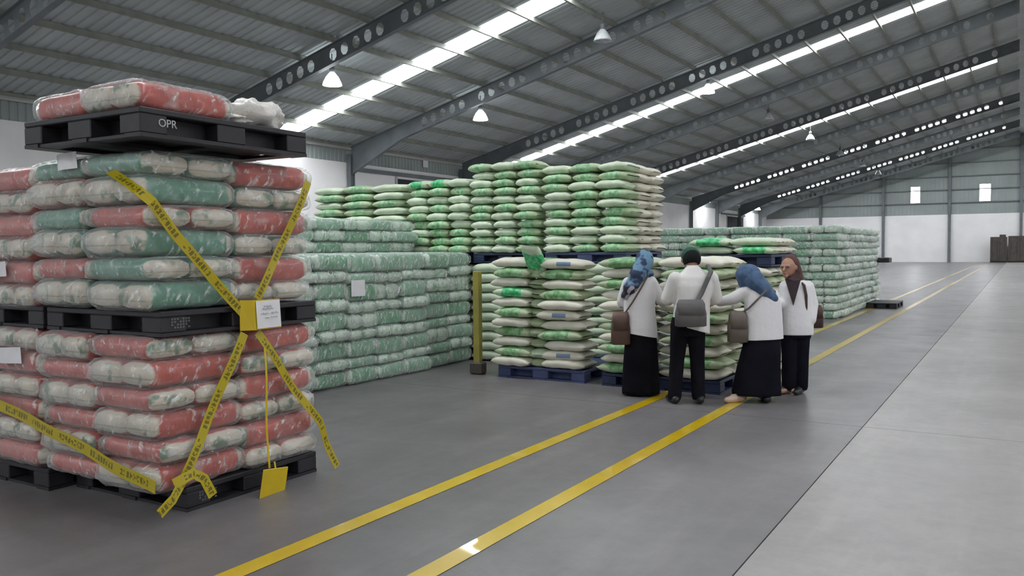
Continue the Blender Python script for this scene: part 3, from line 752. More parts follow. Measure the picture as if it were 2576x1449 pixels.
# the tier needs bales beneath it: hidden core of the long block
core = MB(); sv = [v.co.copy() for v in LEAF[0].vertices][:2 * 13 * 16]; sf = [tuple(p.vertices) for p in LEAF[0].polygons][:2 * (12 * 16 + 2)]
for c in range(8):
    for i in range(8):
        for xx in (-7.65, -8.16):
            if xx > -8 and i == 8: continue
            o = Vector((xx, 5.95 + CY * (c + .5), .0878 + i * .1756)); core.add([Vector((v.x * .82, v.y * .82, v.z * 1.12)) + o for v in sv], sf)
    o = Vector((-8.16, 5.95 + CY * (c + .5), .0878 + 8 * .1756)); core.add([Vector((v.x * .82, v.y * .82, v.z * 1.12)) + o for v in sv], sf)
co = core.obj('bale_core', 'pack_leaf', smooth=True); co['kind'] = 'stuff'; tag(co, 'inner green bales behind the long block face, under its upper tier', 'bales')
# far block beyond the people
nF = 12; hF = 2.12 / nF
for i in range(nF):
    z = hF * (nF - 1 - i + .5)
    for c in range(11):
        gbale(-3.80 + (c == 0) * -.02, 19.95 + .59 * (c + .5), z, 'w' if rs.random() < (.45 if c == 0 else .72) else 'r', (.62, .60, hF * 1.02), 'green wrapped bale of far block, right face, %s, %s from its near corner' % (row_name(i, nF), NUM[c]), 'green bales on the right face of the far block')
    for c in range(7):
        if c == 0 or i < 6:
            gbale(-4.42 - .62 * c, 20.25, z, 'w' if rs.random() < .75 else 'r', (.61, .60, hF * 1.02), 'green wrapped bale of far block, front face, %s, %s from its corner' % (row_name(i, nF), NUM[c]), 'green bales on the front face of the far block')
core = MB()
for c in range(1, 7):
    for i in range(6):
        o = Vector((-4.42 - .62 * c, 20.25, hF * (i + .5))); core.add([Vector((v.x, v.y, v.z * 1.1)) + o for v in sv], sf)
co = core.obj('bale_base', 'pack_leaf', smooth=True); co['kind'] = 'stuff'; tag(co, 'lower green bales of the far block front, hidden by sacks', 'bales')
pallet('black_plastic', .74, 1.4, (-3.10, 24.6, 0), 'black pallet sticking out at the foot of the far green block', h=.15)
tag(link('plastic_block', bevel_mesh(MB().box(-.16, .16, -.3, .3, -.07, .07).mesh('plastic_block'), .02), 'black_plastic', None, (-3.33, 26.2, 1.25)), 'dark plastic end poking from the far corner of far green block', 'pallet end')

# ------------------------------------------------------------------ tape, placards, papers on the taped stack
def strip(name, pts, width, side, mat, label, cat, group=None, twist=0.0):
    """flat ribbon through pts; side = outward direction"""
    pts = [Vector(p) for p in pts]; fine = []
    for a, b in zip(pts[:-1], pts[1:]):
        n = max(2, int((b - a).length / .06))
        for k in range(n): fine.append(a.lerp(b, k / n))
    fine.append(pts[-1]); vs = []; fs = []; uv = []; dist = 0; sd = Vector(side).normalized()
    for i, p in enumerate(fine):
        if i: dist += (p - fine[i - 1]).length
        d = (fine[min(i + 1, len(fine) - 1)] - fine[max(i - 1, 0)]).normalized(); s = d.cross(sd).normalized()
        s = (s + sd * twist * math.sin(dist * 5)).normalized(); bow = sd * .008 * math.sin(dist * 9)
        for q in (-1, 1): vs.append(p + s * q * width / 2 + bow); uv.append((dist, (q + 1) / 2))
        for q in (-1, 1): vs.append(p + s * q * width / 2 + bow - sd * .002); uv.append((dist, (q + 1) / 2))
    for i in range(len(fine) - 1):
        a = i * 4; fs += [(a, a + 1, a + 5, a + 4), (a + 2, a + 6, a + 7, a + 3), (a, a + 4, a + 6, a + 2), (a + 1, a + 3, a + 7, a + 5)]
    me = MB().add(vs, fs).mesh(name, False); ul = me.uv_layers.new(name='UVMap')
    for lp in me.loops: ul.data[lp.index].uv = uv[lp.vertex_index]
    o = link(name, me, mat); return tag(o, label, cat, group)
XT = -4.30; TW = .062; G = 'yellow barrier tapes on the taped stack'
strip('barrier_tape', [(-4.62, 3.055, 2.09), (-4.36, 3.05, 1.965), (XT, 3.10, 1.90), (XT, 3.252, 1.713), (XT, 3.50, 1.45), (XT + .01, 3.746, 1.205)], TW, (1, -.25, 0), 'tape', 'yellow barrier tape running from upper left corner down to the white placard', 'tape', G)
strip('barrier_tape', [(XT, 4.35, 2.10), (XT, 4.14, 1.724), (XT + .01, 3.848, 1.297)], TW, (1, 0, 0), 'tape', 'yellow barrier tape rising from the placard to the upper right corner', 'tape', G)
strip('barrier_tape', [(XT + .01, 3.742, 1.08), (XT, 3.575, .787), (XT, 3.385, .444), (XT + .02, 3.22, .21), (XT + .08, 3.13, .16), (XT + .09, 3.03, .10)], TW, (1, -.1, 0), 'tape', 'yellow barrier tape from the placard down to the bottom front corner', 'tape', G)
strip('barrier_tape', [(XT + .01, 3.85, 1.08), (XT, 4.185, .647), (XT - .005, 4.42, .384), (XT - .01, 4.50, .20), (XT + .02, 4.58, .02)], TW, (1, .1, 0), 'tape', 'yellow barrier tape from the placard down to bottom right, tail on the floor', 'tape', G)
strip('barrier_tape', [(-6.9, 3.08, .74), (-6.056, 3.065, .596), (-5.127, 3.06, .419), (-4.601, 3.06, .294), (-4.30, 3.06, .235)], TW + .015, (0, -1, 0), 'tape', 'yellow barrier tape sloping across the lower left face', 'tape', G)
strip('barrier_tape', [(XT + .03, 3.17, .235), (XT + .05, 3.29, .275), (XT + .07, 3.35, .23), (XT + .09, 3.40, .115)], TW, (1, -.2, .2), 'tape', 'short curled yellow tape end at the bottom front corner', 'tape', G)
strip('yellow_cord', [(XT + .02, 3.90, .97), (XT + .02, 3.915, .16)], .016, (1, 0, 0), 'yellow_sheet', 'thin yellow cord from which the plain yellow plate hangs', 'cord')
# placard: folded yellow sheet with a white paper
pl = MB().add([(-4.30, 3.715, 1.295), (-4.245, 3.775, 1.295), (-4.26, 4.02, 1.292), (-4.26, 4.032, 1.098), (-4.245, 3.785, 1.098), (-4.30, 3.715, 1.098)], [(0, 5, 4, 1), (1, 4, 3, 2)])
bmx = bmesh.new(); me = pl.mesh('placard'); bmx.from_mesh(me); bmesh.ops.solidify(bmx, geom=bmx.faces[:], thickness=.004); bmx.to_mesh(me); bmx.free()
plo = link('placard', me, 'yellow_sheet'); tag(plo, 'folded yellow placard with a handwritten white paper where the tapes cross', 'placard')
MB().add([(-4.239, 3.795, 1.288), (-4.251, 4.012, 1.286), (-4.251, 4.023, 1.106), (-4.238, 3.805, 1.106), ], [(3, 2, 1, 0)]).obj('paper', 'paper', plo)
ink = MB()
def stroke(y0, y1, z, amp, seed):
    n = 14; pts = []
    for k in range(n + 1):
        f = k / n; y = y0 + (y1 - y0) * f; pts.append((-4.232 - (y - 3.8) * .055, y, z + amp * math.sin(k * 2.3 + seed) * (.6 + .4 * math.sin(k * 1.1 + seed))))
    ink.tube(pts, .0016, 4)
for y0, y1, z, a, s in ((3.86, 3.93, 1.247, .012, 1), (3.85, 3.95, 1.232, .008, 2), (3.83, 3.90, 1.20, .010, 3), (3.92, 3.99, 1.203, .009, 4), (3.87, 3.91, 1.172, .004, 5), (3.92, 3.98, 1.176, .005, 6)): stroke(y0, y1, z, a, s)
ink.obj('handwriting', 'ink', plo)
yp = empty('hanging_plate', (-4.22, 3.9, .07)); tag(yp, 'plain yellow square plate hanging at the lower right of the taped stack', 'plate'); yp.rotation_euler = (R(-8), R(4), R(4))
link('plate', bevel_mesh(MB().box(-.004, .004, -.118, .118, -.10, .10).mesh('plate'), .003), 'yellow_sheet', yp)
MB().tube([(0, 0.0, .09), (-.02, 0, .14)], .006, 6).obj('eyelet_loop', 'yellow_sheet', yp)
GP = 'white paper labels'
for (p, s, lab) in (((-5.10, 3.075, 2.18), (.19, .10), 'white paper label at the top left of the taped stack'),
                    ((-5.90, 3.11, .915), (.26, .11), 'white paper label on the lower bales at the left edge'),
                    ((-6.02, 3.11, 1.50), (.20, .10), 'white paper label on the upper bales at the left edge')):
    x, y, z = p; q = MB(); n = 5
    vs = []
    for k in range(n + 1):
        f = k / n - .5; vs += [(x + s[0] * f, y - .012 * math.sin(k), z - s[1] / 2 + .01 * f), (x + s[0] * f, y - .012 * math.sin(k) - .006, z + s[1] / 2 + .015 * f)]
    q.add(vs, [(2 * k, 2 * k + 2, 2 * k + 3, 2 * k + 1) for k in range(n)]); tag(q.obj('paper_label', 'paper'), lab, 'paper', GP)
tag(MB().box(-6.80, -6.795, 7.55, 7.79, 1.07, 1.265).obj('paper_label', 'paper'), 'white paper label on the long block of green bales', 'paper', GP)
# stencilled letters on pallets
def text_obj(name, body, size, mat, parent, mw):
    cu = bpy.data.curves.new(name, 'FONT'); cu.body = body; cu.size = size; cu.extrude = .001; cu.align_x = 'CENTER'; cu.align_y = 'CENTER'
    tmp = bpy.data.objects.new(name, cu); COL.objects.link(tmp); dg = bpy.context.evaluated_depsgraph_get()
    me = bpy.data.meshes.new_from_object(tmp.evaluated_get(dg)); bpy.data.objects.remove(tmp)
    o = link(name, me, mat, parent); o.matrix_local = mw; return o
FX = Matrix(((0, 0, 1, 0), (1, 0, 0, 0), (0, 1, 0, 0), (0, 0, 0, 1)))     # text facing +X
text_obj('lettering', 'OPR', .065, 'stencil', ptop, Matrix.Translation((.562, -.47, .085)) @ FX)

def marks(parent, mw):
    m = MB()
    for r_ in range(4):
        for c_ in range(7):
            if (r_ * 7 + c_ * 3) % 5 == 0: continue
            m.box(-.07 + c_ * .02, -.056 + c_ * .02, -.03 + r_ * .017, -.019 + r_ * .017, 0, .001)
    o = m.obj('lettering', 'stencil_dim', parent); o.matrix_local = mw
marks(pmid, Matrix.Translation((.592, -.50, .075)) @ FX); marks(pbot, Matrix.Translation((.582, -.40, .075)) @ FX)
# yellow post between the long block and the front stack
yp2 = empty('guard_post', (-6.03, 9.10, 0)); tag(yp2, 'worn yellow steel post with dark foot beside the front sack stack', 'post')
link('post', bevel_mesh(MB().box(-.045, .045, -.045, .045, .0, 1.34).mesh('post'), .008), 'yellow_steel', yp2)
link('foot', bevel_mesh(MB().box(-.09, .09, -.08, .08, 0, .16).mesh('foot'), .02), 'crate', yp2)
# crates by the far wall
for k, (x0, x1, h, lab) in enumerate(((-2.65, -1.15, 2.62, 'dark brown crate against the far wall, left one of the pair'), (-1.05, .75, 2.70, 'dark brown crate against the far wall, at the right frame edge'))):
    c = empty('crate', ((x0 + x1) / 2, YF - 1.3, 0)); tag(c, lab, 'crate', 'crates by the far wall'); hw = (x1 - x0) / 2
    link('body', bevel_mesh(MB().box(-hw, hw, -.6, .6, .12, h).mesh('body'), .02), 'crate', c)
    for xx in (-hw + .08, 0, hw - .08): MB().box(xx - .07, xx + .07, -.66, -.6, .12, h - .02).obj('batten', 'crate', c)
    MB().box(-hw, hw, -.55, -.40, 0, .12).box(-hw, hw, .40, .55, 0, .12).obj('skid', 'dark', c)
    if k == 0: tag(link('carton', bevel_mesh(MB().box(-.28, .28, -.3, .3, 0, .24).mesh('carton'), .02), 'crate', None, (-1.55, YF - 1.35, 2.62)), 'small dark carton lying on the left dark brown crate', 'box')

# ------------------------------------------------------------------ people
RH = Vector((math.cos(YAW), math.sin(YAW), 0)); FH = Vector((-math.sin(YAW), math.cos(YAW), 0))
def remesh(mb, name, mat, parent, voxel=.010, smooth=4, cut=None, cut2=None):
    """fuse overlapping volumes into one continuous surface"""
    me = mb.mesh(name + '_raw'); tmp = bpy.data.objects.new(name, me); COL.objects.link(tmp)
    a = tmp.modifiers.new('r', 'REMESH'); a.mode = 'VOXEL'; a.voxel_size = voxel
    if smooth: b = tmp.modifiers.new('s', 'SMOOTH'); b.factor = .5; b.iterations = smooth
    dg = bpy.context.evaluated_depsgraph_get(); out = bpy.data.meshes.new_from_object(tmp.evaluated_get(dg)); bpy.data.objects.remove(tmp)
    bm = bmesh.new(); bm.from_mesh(out)
    for cc in (cut, cut2):
        if cc:
            bmesh.ops.bisect_plane(bm, geom=bm.verts[:] + bm.edges[:] + bm.faces[:], plane_co=cc[0], plane_no=cc[1], clear_outer=True)
            ed = [e for e in bm.edges if e.is_boundary]
            if ed: bmesh.ops.holes_fill(bm, edges=ed, sides=0)
    for f in bm.faces: f.smooth = True
    bm.to_mesh(out); bm.free(); out.name = name
    return link(name, out, mat, parent)
def person(loc, label):
    o = empty('person', loc, YAW); return tag(o, label, 'person', 'people')
def hand(m, w_, d, palm_n, s=1.0, curl=.5):
    """palm, four unequal fingers and a thumb from wrist w_ along d"""
    w_ = Vector(w_); d = Vector(d).normalized(); n = Vector(palm_n); n = (n - d * n.dot(d)).normalized(); sd = d.cross(n)
    k = w_ + d * .085 * s
    for q in (-.028, -.009, .010, .028): m.cap(w_ + sd * q * .7 * s, k + sd * q * s, .016 * s, .0125 * s, 8)
    for q, L in ((-.031, .058), (-.010, .070), (.011, .074), (.032, .066)):
        a = k + sd * q * s; b = a + (d * (1 - curl * .3) + n * curl * .5).normalized() * L * .55 * s; c = b + (d * (.8 - curl * .6) + n * (curl + .15)).normalized() * L * .5 * s
        m.cap(a, b, .0092 * s, .0085 * s, 8); m.cap(b, c, .0085 * s, .007 * s, 8)
    a = w_ + sd * .03 * s + d * .025 * s; b = a + (d * .7 + sd * .55 + n * .35).normalized() * .042 * s; c = b + (d + n * .4).normalized() * .03 * s
    m.cap(a, b, .012 * s, .010 * s, 8); m.cap(b, c, .010 * s, .0085 * s, 8)
def head(m, c, fdir, r=.092):
    c = Vector(c); f = Vector(fdir).normalized(); up = Vector((0, 0, 1)); s = f.cross(up).normalized(); u = s.cross(f)
    m.ball(c, (r * .9, r * .9, r * 1.12)); m.ball(c + f * r * .28 - u * r * .42, (r * .66, r * .66, r * .72)); m.ball(c - f * r * .3 + u * r * .15, r * .88)
    m.cap(c + f * r * .98 + u * r * .05, c + f * r * 1.18 - u * r * .28, r * .10, r * .17, 8)              # nose
    m.ball(c + f * r * .93 - u * r * .62, (r * .22, r * .22, r * .10)); m.ball(c + f * r * .78 - u * r * .98, r * .30)
    m.cap(c + f * r * .85 + u * r * .22 - s * r * .45, c + f * r * .85 + u * r * .22 + s * r * .45, r * .14, None, 8)   # brow
    for q in (-1, 1): m.ball(c + s * q * r * .92 - u * r * .08, (r * .14, r * .22, r * .30), (0, 0, math.atan2(f.y, f.x)))
    return c, f, s, u
def shoe(m, heel, d, L=.25, wd=.045):
    heel = Vector(heel); d = Vector(d).normalized()
    m.cap(heel + Vector((0, 0, .045)), heel + d * L * .45 + Vector((0, 0, .045)), .043, .045, 10); m.cap(heel + d * L * .4 + Vector((0, 0, .04)), heel + d * L * .85 + Vector((0, 0, .032)), .045, .031, 10)
def bag(loc_world, rz, label, mat, size, strap_pts, strap_w=.025, parent_frame=True, flap=True):
    t = empty('shoulder_bag', loc_world, rz); tag(t, label, 'bag')
    wx, wy, wz = size
    m = MB().loft([(0, 0, -wz / 2, wx * .42, wy * .35), (0, 0, -wz * .47, wx * .5, wy * .5), (0, 0, 0, wx * .5, wy * .55), (0, 0, wz * .40, wx * .42, wy * .38), (0, 0, wz * .5, wx * .36, wy * .2)], 20, 3.2)
    m.obj('bag_body', mat, t, smooth=True)
    if flap: MB().loft([(0, -wy * .06, -wz * .05, wx * .46, wy * .56), (0, -wy * .06, wz * .36, wx * .45, wy * .44), (0, 0, wz * .52, wx * .38, wy * .24)], 20, 3.2).obj('flap', mat, t, smooth=True)
    pts = [Vector(p) for p in strap_pts]; sv = []; sf = []
    fine = []
    for a, b in zip(pts[:-1], pts[1:]):
        for k in range(5): fine.append(a.lerp(b, k / 5))
    fine.append(pts[-1])
    MB().tube(fine, strap_w / 2, 6).obj('strap', mat, t)
    return t
def P2W(base, p): return Vector(base) + RH * p[0] + FH * p[1] + Vector((0, 0, p[2]))

# --- man seen from behind
B2 = (-2.96, 8.40, 0)
p = person(B2, 'man seen from behind in white shirt, black trousers and green cap, head bowed')
m = MB(); head(m, (.07, .12, 1.49), (0, .75, -.65), .095)
m.cap((.07, .0, 1.33), (.07, .07, 1.45), .06, .055); m.loft([(.02, 0, .80, .15, .10), (.05, 0, 1.0, .14, .09), (.07, 0, 1.2, .17, .10), (.07, 0, 1.33, .12, .07)])
for s, el in ((-1, (-.19, .08, 1.08)), (1, (.32, .08, 1.08))):
    sh = (.07 + s * .185, 0, 1.31); wr_ = (.07 + s * .10, .30, 1.06)
    m.cap(sh, el, .05, .042); m.cap(el, wr_, .041, .027); hand(m, wr_, Vector((-s * .4, .8, -.05)), (0, 0, -1))
for x, kx, fx in ((-.07, -.095, -.13), (.10, .12, .135)):
    m.cap((x, 0, .84), (kx, .02, .46), .085, .058); m.cap((kx, .02, .46), (fx, 0, .09), .056, .042); m.cap((fx, -.01, .05), (fx, .15, .04), .04, .035)
remesh(m, 'body', 'skin', p, .007)
m = MB(); m.loft([(.04, .0, .55, .195, .135), (.045, .0, .72, .195, .135), (.05, 0, .9, .19, .13), (.06, 0, 1.08, .185, .125), (.07, 0, 1.22, .205, .125), (.07, 0.005, 1.31, .20, .105), (.07, .015, 1.365, .12, .08), (.07, .03, 1.42, .068, .068)], 24, 2.3)
m.cap((-.115, 0, 1.295), (-.185, .07, 1.09), .078, .072); m.cap((.255, 0, 1.295), (.32, .07, 1.09), .078, .072)
m.cap((-.185, .07, 1.09), (-.17, .12, 1.07), .07, .066); m.cap((.32, .07, 1.09), (.30, .12, 1.07), .07, .066)
remesh(m, 'shirt', 'cloth_offwhite', p, .011, 5, ((0, 0, .79), (-.28, 0, -1)))
m = MB().loft([(.07, .025, 1.385, .066, .066), (.07, .035, 1.425, .064, .064), (.07, .04, 1.435, .058, .058)], 20); m.obj('collar', 'cloth_offwhite', p, smooth=True)
m = MB(); m.loft([(.01, 0, .70, .17, .12), (.02, 0, .80, .19, .13), (.03, 0, .9, .18, .125)], 20, 2.3)
for x, kx, fx in ((-.07, -.095, -.125), (.10, .115, .125)): m.cap((x, 0, .78), (kx, .015, .46), .098, .078); m.cap((kx, .015, .46), (fx, -.005, .07), .077, .072)
remesh(m, 'trousers', 'cloth_black', p, .011, 4, ((0, 0, .035), (0, 0, -1)))
m = MB(); shoe(m, (-.125, -.07, 0), (-.15, 1, 0), .27); remesh(m, 'shoe', 'shoe_black', p, .008, 3, ((0, 0, .002), (0, 0, -1)))
m = MB(); shoe(m, (.125, -.09, 0), (.2, 1, 0), .27); remesh(m, 'shoe', 'shoe_black', p, .008, 3, ((0, 0, .002), (0, 0, -1)))
m = MB().ball((.07, .075, 1.50), (.097, .10, .105), (.5, 0, 0)); remesh(m, 'hair', 'hair', p, .008, 3, ((.07, .03, 1.46), (0, -.35, -1)))
m = MB().ball((.07, .12, 1.53), (.104, .11, .095), (-.5, 0, 0)); m.loft([(.07, .20, 1.50, .085, .07), (.07, .21, 1.512, .09, .075)], 20)
remesh(m, 'cap', 'cap_green', p, .008, 3, ((.07, .06, 1.515), (0, -.25, -1)))
bag(P2W(B2, (.0, -.20, .95)), YAW, 'grey sling bag worn on the back of the man in black trousers', 'bag_grey', (.32, .13, .27),
    [(.07, .03, .12), (.12, .045, .2), (.19, .05, .36), (.225, .085, .42), (.215, .19, .475)], .05, flap=True)

# --- woman with the printed blue headscarf, left
B1 = (-3.56, 8.62, 0)
p = person(B1, 'woman seen from behind in blue patterned headscarf, white blouse and black skirt')
m = MB(); head(m, (.05, .03, 1.47), (.5, .85, -.15), .09); m.cap((.01, 0, 1.26), (.04, .02, 1.40), .052, .05)
m.loft([(0, 0, .80, .13, .09), (0, 0, 1.0, .115, .085), (-.01, 0, 1.18, .145, .09), (-.01, 0, 1.27, .10, .06)])
RE, RW = (.235, .06, 1.04), (.29, .27, 1.00); LE, LW = (-.20, .06, 1.02), (-.12, .28, .98)
m.cap((.125, 0, 1.255), RE, .042, .036); m.cap(RE, RW, .035, .024); hand(m, RW, (-.1, .9, .05), (0, 0, -1), .92)
m.cap((-.15, 0, 1.24), LE, .042, .036); m.cap(LE, LW, .035, .024); hand(m, LW, (.3, .8, .0), (0, 0, -1), .92)
for x in (-.07, .09): m.cap((x, 0, .80), (x, .02, .45), .08, .055); m.cap((x, .02, .45), (x, 0, .09), .053, .04); m.cap((x, -.01, .045), (x, .13, .035), .036, .03)
remesh(m, 'body', 'skin', p, .007)
m = MB(); m.loft([(-.01, 0, .45, .205, .15), (-.01, 0, .60, .20, .145), (-.01, 0, .75, .19, .14), (-.015, 0, .95, .172, .12), (-.015, 0, 1.12, .17, .12), (-.015, 0, 1.24, .168, .10), (-.01, 0, 1.31, .09, .07)], 24, 2.2)
m.cap((.115, 0, 1.245), (.225, .06, 1.05), .068, .066); m.cap((.225, .06, 1.05), (.28, .24, 1.0), .064, .05); m.cap((-.14, 0, 1.235), (-.195, .06, 1.03), .068, .064); m.cap((-.195, .06, 1.03), (-.13, .25, .98), .062, .05)
remesh(m, 'blouse', 'cloth_white', p, .011, 5, ((0, 0, .665), (-.18, 0, -1)))
m = MB().loft([(0, 0, .02, .205, .17), (0, 0, .06, .21, .175), (0, 0, .35, .195, .155), (0, 0, .62, .175, .125), (-.01, 0, .75, .16, .115), (-.01, 0, .95, .14, .10)], 28, 2.2); 
m.v = [(x + .012 * math.sin(9 * math.atan2(y, x)) * max(0, .62 - z) * 1.6, y * (1 + .07 * math.sin(9 * math.atan2(y, x)) * max(0, .62 - z) * 1.6), z) for x, y, z in m.v]
m.obj('skirt', 'cloth_black', p, smooth=True)
m = MB(); m.ball((.045, .02, 1.49), (.102, .118, .115)); m.cap((.03, -.03, 1.45), (-.045, -.075, 1.33), .095, .095); m.cap((-.02, -.06, 1.34), (-.13, -.09, 1.19), .085, .078); m.cap((-.10, -.085, 1.22), (-.185, -.075, 1.10), .06, .045); m.cap((.02, -.02, 1.36), (.08, .03, 1.33), .085, .07)
m.cap((-.045, -.11, 1.36), (-.15, -.13, 1.15), .03, .02); m.cap((-.0, -.12, 1.37), (-.06, -.145, 1.2), .028, .02)
remesh(m, 'headscarf', 'hijab_print', p, .010, 4)
m = MB(); shoe(m, (-.07, -.06, 0), (0, 1, 0), .23); remesh(m, 'shoe', 'shoe_black', p, .008, 3, ((0, 0, .002), (0, 0, -1)))
m = MB(); shoe(m, (.09, -.06, 0), (0, 1, 0), .23); remesh(m, 'shoe', 'shoe_black', p, .008, 3, ((0, 0, .002), (0, 0, -1)))
bag(P2W(B1, (-.235, -.10, .745)), YAW, 'brown handbag hanging at the left hip of the woman in patterned headscarf', 'bag_brown', (.21, .12, .35), [(.04, -.01, .16), (.12, -.035, .28), (.215, -.05, .44), (.27, -.02, .53), (.31, .04, .575)], .018)

# --- woman bending over in the plain blue headscarf
B3 = (-2.36, 8.82, 0)
p = person(B3, 'woman bending left in plain blue headscarf and white blouse, reaching toward the sacks')
m = MB(); head(m, (-.07, .06, 1.31), (-.35, .85, -.4), .09); m.cap((.03, 0, 1.16), (-.04, .04, 1.25), .052, .05)
m.loft([(.07, 0, .78, .14, .10), (.08, 0, .95, .135, .095), (.06, 0, 1.1, .15, .09), (.035, 0, 1.18, .10, .06)])
LE, LW = (-.225, .07, 1.07), (-.34, .22, 1.03); RE, RW = (.225, .12, .95), (.08, .32, .93)
m.cap((-.10, 0, 1.165), LE, .043, .037); m.cap(LE, LW, .036, .025); hand(m, LW, (-.4, .75, -.15), (0, 0, -1), .92)
m.cap((.19, 0, 1.12), RE, .043, .037); m.cap(RE, RW, .036, .025); hand(m, RW, (-.4, .8, 0), (0, 0, -1), .92)
for x, fx in ((-.02, -.12), (.13, .09)): m.cap((x, 0, .80), (fx * .6 + .04, .02, .45), .082, .056); m.cap((fx * .6 + .04, .02, .45), (fx, 0, .09), .054, .04); m.cap((fx, 0, .045), (fx + (-.10 if fx < 0 else 0), -.02 if fx < 0 else .12, .035), .034, .028)
remesh(m, 'body', 'skin', p, .007)
m = MB(); m.loft([(.08, 0, .45, .215, .15), (.08, 0, .56, .215, .15), (.08, 0, .75, .205, .145), (.08, 0, .92, .195, .135), (.075, 0, 1.05, .19, .125), (.05, 0, 1.15, .165, .10), (.02, .01, 1.22, .09, .07)], 24, 2.3)
m.cap((-.09, 0, 1.155), (-.215, .065, 1.08), .07, .066); m.cap((-.215, .065, 1.08), (-.325, .19, 1.035), .062, .05); m.cap((.185, 0, 1.105), (.22, .11, .96), .07, .066); m.cap((.22, .11, .96), (.10, .29, .93), .062, .05)
remesh(m, 'blouse', 'cloth_white', p, .011, 5, ((0, 0, .655), (.04, 0, -1)))
m = MB().loft([(.02, 0, .075, .245, .18), (.02, 0, .11, .25, .185), (.04, 0, .35, .225, .165), (.07, 0, .6, .195, .135), (.08, 0, .75, .175, .12), (.08, 0, .9, .15, .11)], 30, 2.2)
m.v = [(x + .014 * math.sin(10 * math.atan2(y, x)) * max(0, .62 - z) * 1.6, y * (1 + .08 * math.sin(10 * math.atan2(y, x)) * max(0, .62 - z) * 1.6), z) for x, y, z in m.v]
m.obj('skirt', 'cloth_navy', p, smooth=True)
m = MB(); m.ball((-.065, .04, 1.325), (.135, .125, .12)); m.cap((-.03, -.01, 1.28), (.07, -.055, 1.17), .11, .09); m.cap((.05, -.06, 1.19), (.165, -.075, 1.085), .075, .05); m.cap((.10, -.05, 1.15), (.17, -.02, 1.13), .06, .05); m.cap((-.10, .03, 1.26), (-.06, .05, 1.18), .08, .07)
remesh(m, 'headscarf', 'hijab_blue', p, .010, 4)
m = MB(); shoe(m, (-.15, -.03, .0), (-.9, -.35, 0), .22); remesh(m, 'shoe', 'shoe_tan', p, .008, 3, ((0, 0, .002), (0, 0, -1)))['label'] = 'tan shoe turned left'
m = MB(); shoe(m, (.09, -.13, 0), (.05, 1, 0), .24); remesh(m, 'shoe', 'shoe_black', p, .008, 3, ((0, 0, .002), (0, 0, -1)))
bag(P2W(B3, (-.20, -.06, .79)), YAW, 'taupe shoulder bag at the left hip of the bending woman', 'bag_taupe', (.21, .12, .32), [(.03, -.0, .14), (.10, -.06, .20), (.19, -.085, .30), (.26, -.08, .37), (.33, -.05, .41)], .022)

# --- woman facing left in the brown headscarf
B4 = (-2.12, 9.50, 0)
p = person(B4, 'woman facing left in brown headscarf, open white blouse and dark trousers, rightmost person')
m = MB(); hc, hf, hs, hu = head(m, (-.068, -.02, 1.40), (-.72, -.68, -.12), .092); m.cap((-.02, 0, 1.22), (-.05, -.01, 1.34), .052, .05)
m.loft([(.02, 0, .80, .135, .10), (.02, 0, 1.0, .125, .09), (.03, 0, 1.15, .15, .09), (.02, 0, 1.22, .10, .06)])
RE, RW = (.205, .0, .97), (.165, -.06, .79); LE, LW = (-.12, -.04, .98), (-.22, -.06, 1.02)
m.cap((.155, 0, 1.19), RE, .043, .037); m.cap(RE, RW, .036, .026); hand(m, RW, (-.12, -.10, -.9), (-1, 0, 0), .95)
m.cap((-.10, .04, 1.18), LE, .043, .037); m.cap(LE, LW, .036, .026); hand(m, LW, (-.8, .2, .1), (0, 0, -1), .92)
for x in (-.05, .075): m.cap((x, 0, .80), (x, -.01, .45), .085, .056); m.cap((x, -.01, .45), (x, 0, .09), .054, .04); m.cap((x, 0, .045), (x - .10, -.06, .035), .034, .028)
remesh(m, 'body', 'skin', p, .006)
for q in (-1, 1):
    e = hc + hf * .083 + hs * q * .034 + hu * .008
    MB().ball(e, (.013, .013, .0075), (0, 0, math.atan2(hf.y, hf.x) + R(90)), 10, 6).obj('eye', 'eye_dark', p, smooth=True)
MB().ball(hc + hf * .102 - hu * .057, (.023, .010, .008), (0, 0, math.atan2(hf.y, hf.x) + R(90)), 10, 6).obj('mouth', 'lip', p, smooth=True)
m = MB(); m.loft([(.03, 0, .45, .18, .14), (.03, 0, .58, .18, .14), (.03, 0, .75, .18, .14), (.03, 0, .95, .172, .125), (.03, 0, 1.08, .172, .12), (.03, 0, 1.19, .165, .10), (.01, 0, 1.26, .09, .07)], 24, 2.3)
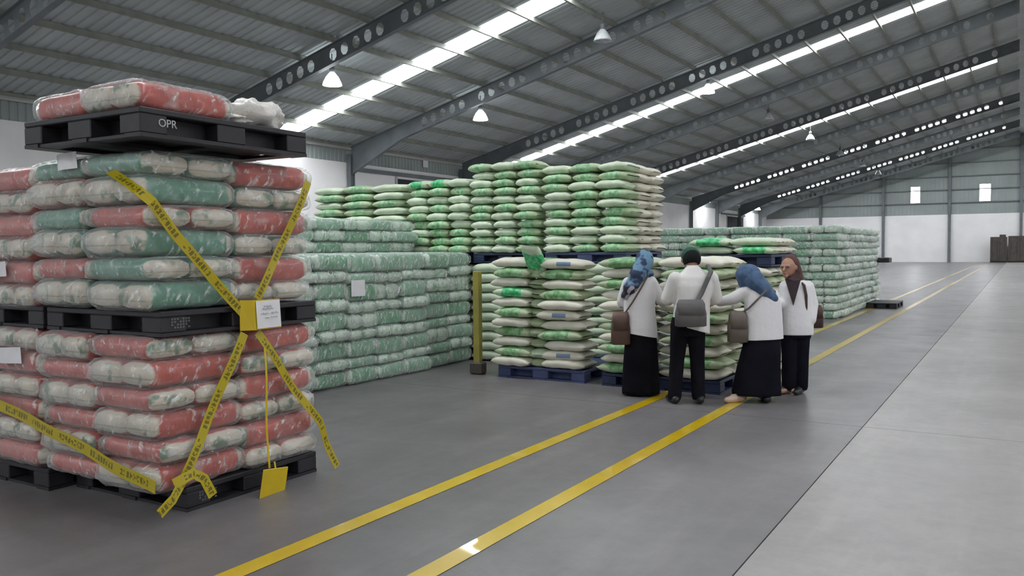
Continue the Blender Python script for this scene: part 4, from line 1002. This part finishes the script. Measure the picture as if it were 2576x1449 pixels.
m.cap((.15, 0, 1.18), (.20, 0, .98), .07, .068); m.cap((.20, 0, .98), (.172, -.05, .82), .066, .056); m.cap((-.09, .03, 1.18), (-.12, -.03, .99), .066, .062); m.cap((-.12, -.03, .99), (-.20, -.05, 1.01), .058, .05)
remesh(m, 'blouse', 'cloth_white', p, .011, 5, ((0, 0, .655), (0, 0, -1)))
m = MB(); m.loft([(.02, 0, .62, .165, .12), (.02, 0, .78, .17, .125), (.02, 0, .88, .15, .11)], 20, 2.3)
for x in (-.055, .085): m.cap((x, 0, .72), (x, -.01, .45), .095, .08); m.cap((x, -.01, .45), (x, 0, .08), .079, .074)
remesh(m, 'trousers', 'cloth_navy', p, .011, 4, ((0, 0, .04), (0, 0, -1)))
m = MB(); m.ball((-.035, .02, 1.42), (.10, .105, .115)); m.cap((.0, .03, 1.38), (.045, .02, 1.24), .085, .075); m.cap((.03, 0, 1.26), (.0, -.03, 1.20), .075, .06)
m.cap((-.02, .0, 1.29), (-.045, -.045, 1.24), .07, .06)
remesh(m, 'headscarf', 'hijab_brown', p, .009, 4, (tuple(hc + hf * .045 + hu * .0), tuple(hf + hu * .05)))
m = MB().add([(-.13, -.085, 1.27), (.03, -.125, 1.26), (-.055, -.148, .985), (-.12, -.10, 1.28), (.02, -.10, 1.28), (-.05, -.12, .985), (-.05, -.135, 1.25)], [(0, 2, 6), (6, 2, 1), (3, 0, 6), (3, 6, 4), (4, 6, 1), (3, 5, 2, 0), (4, 1, 2, 5), (3, 4, 5)])
m.obj('scarf_front', 'scarf_dark', p)
m = MB(); shoe(m, (-.045, .03, 0), (-.85, -.5, 0), .23); remesh(m, 'shoe', 'shoe_black', p, .008, 3, ((0, 0, .002), (0, 0, -1)))
m = MB(); shoe(m, (.10, .03, 0), (-.6, -.8, 0), .23); remesh(m, 'shoe', 'shoe_black', p, .008, 3, ((0, 0, .002), (0, 0, -1)))
bag(P2W(B4, (.265, .10, .84)), YAW, 'dark brown shoulder bag behind the elbow of the woman in brown headscarf', 'bag_dark', (.18, .12, .25), [(-.03, -.03, .10), (-.165, -.20, .05), (-.175, -.225, .25), (-.195, -.215, .36), (-.215, -.11, .41)], .03)
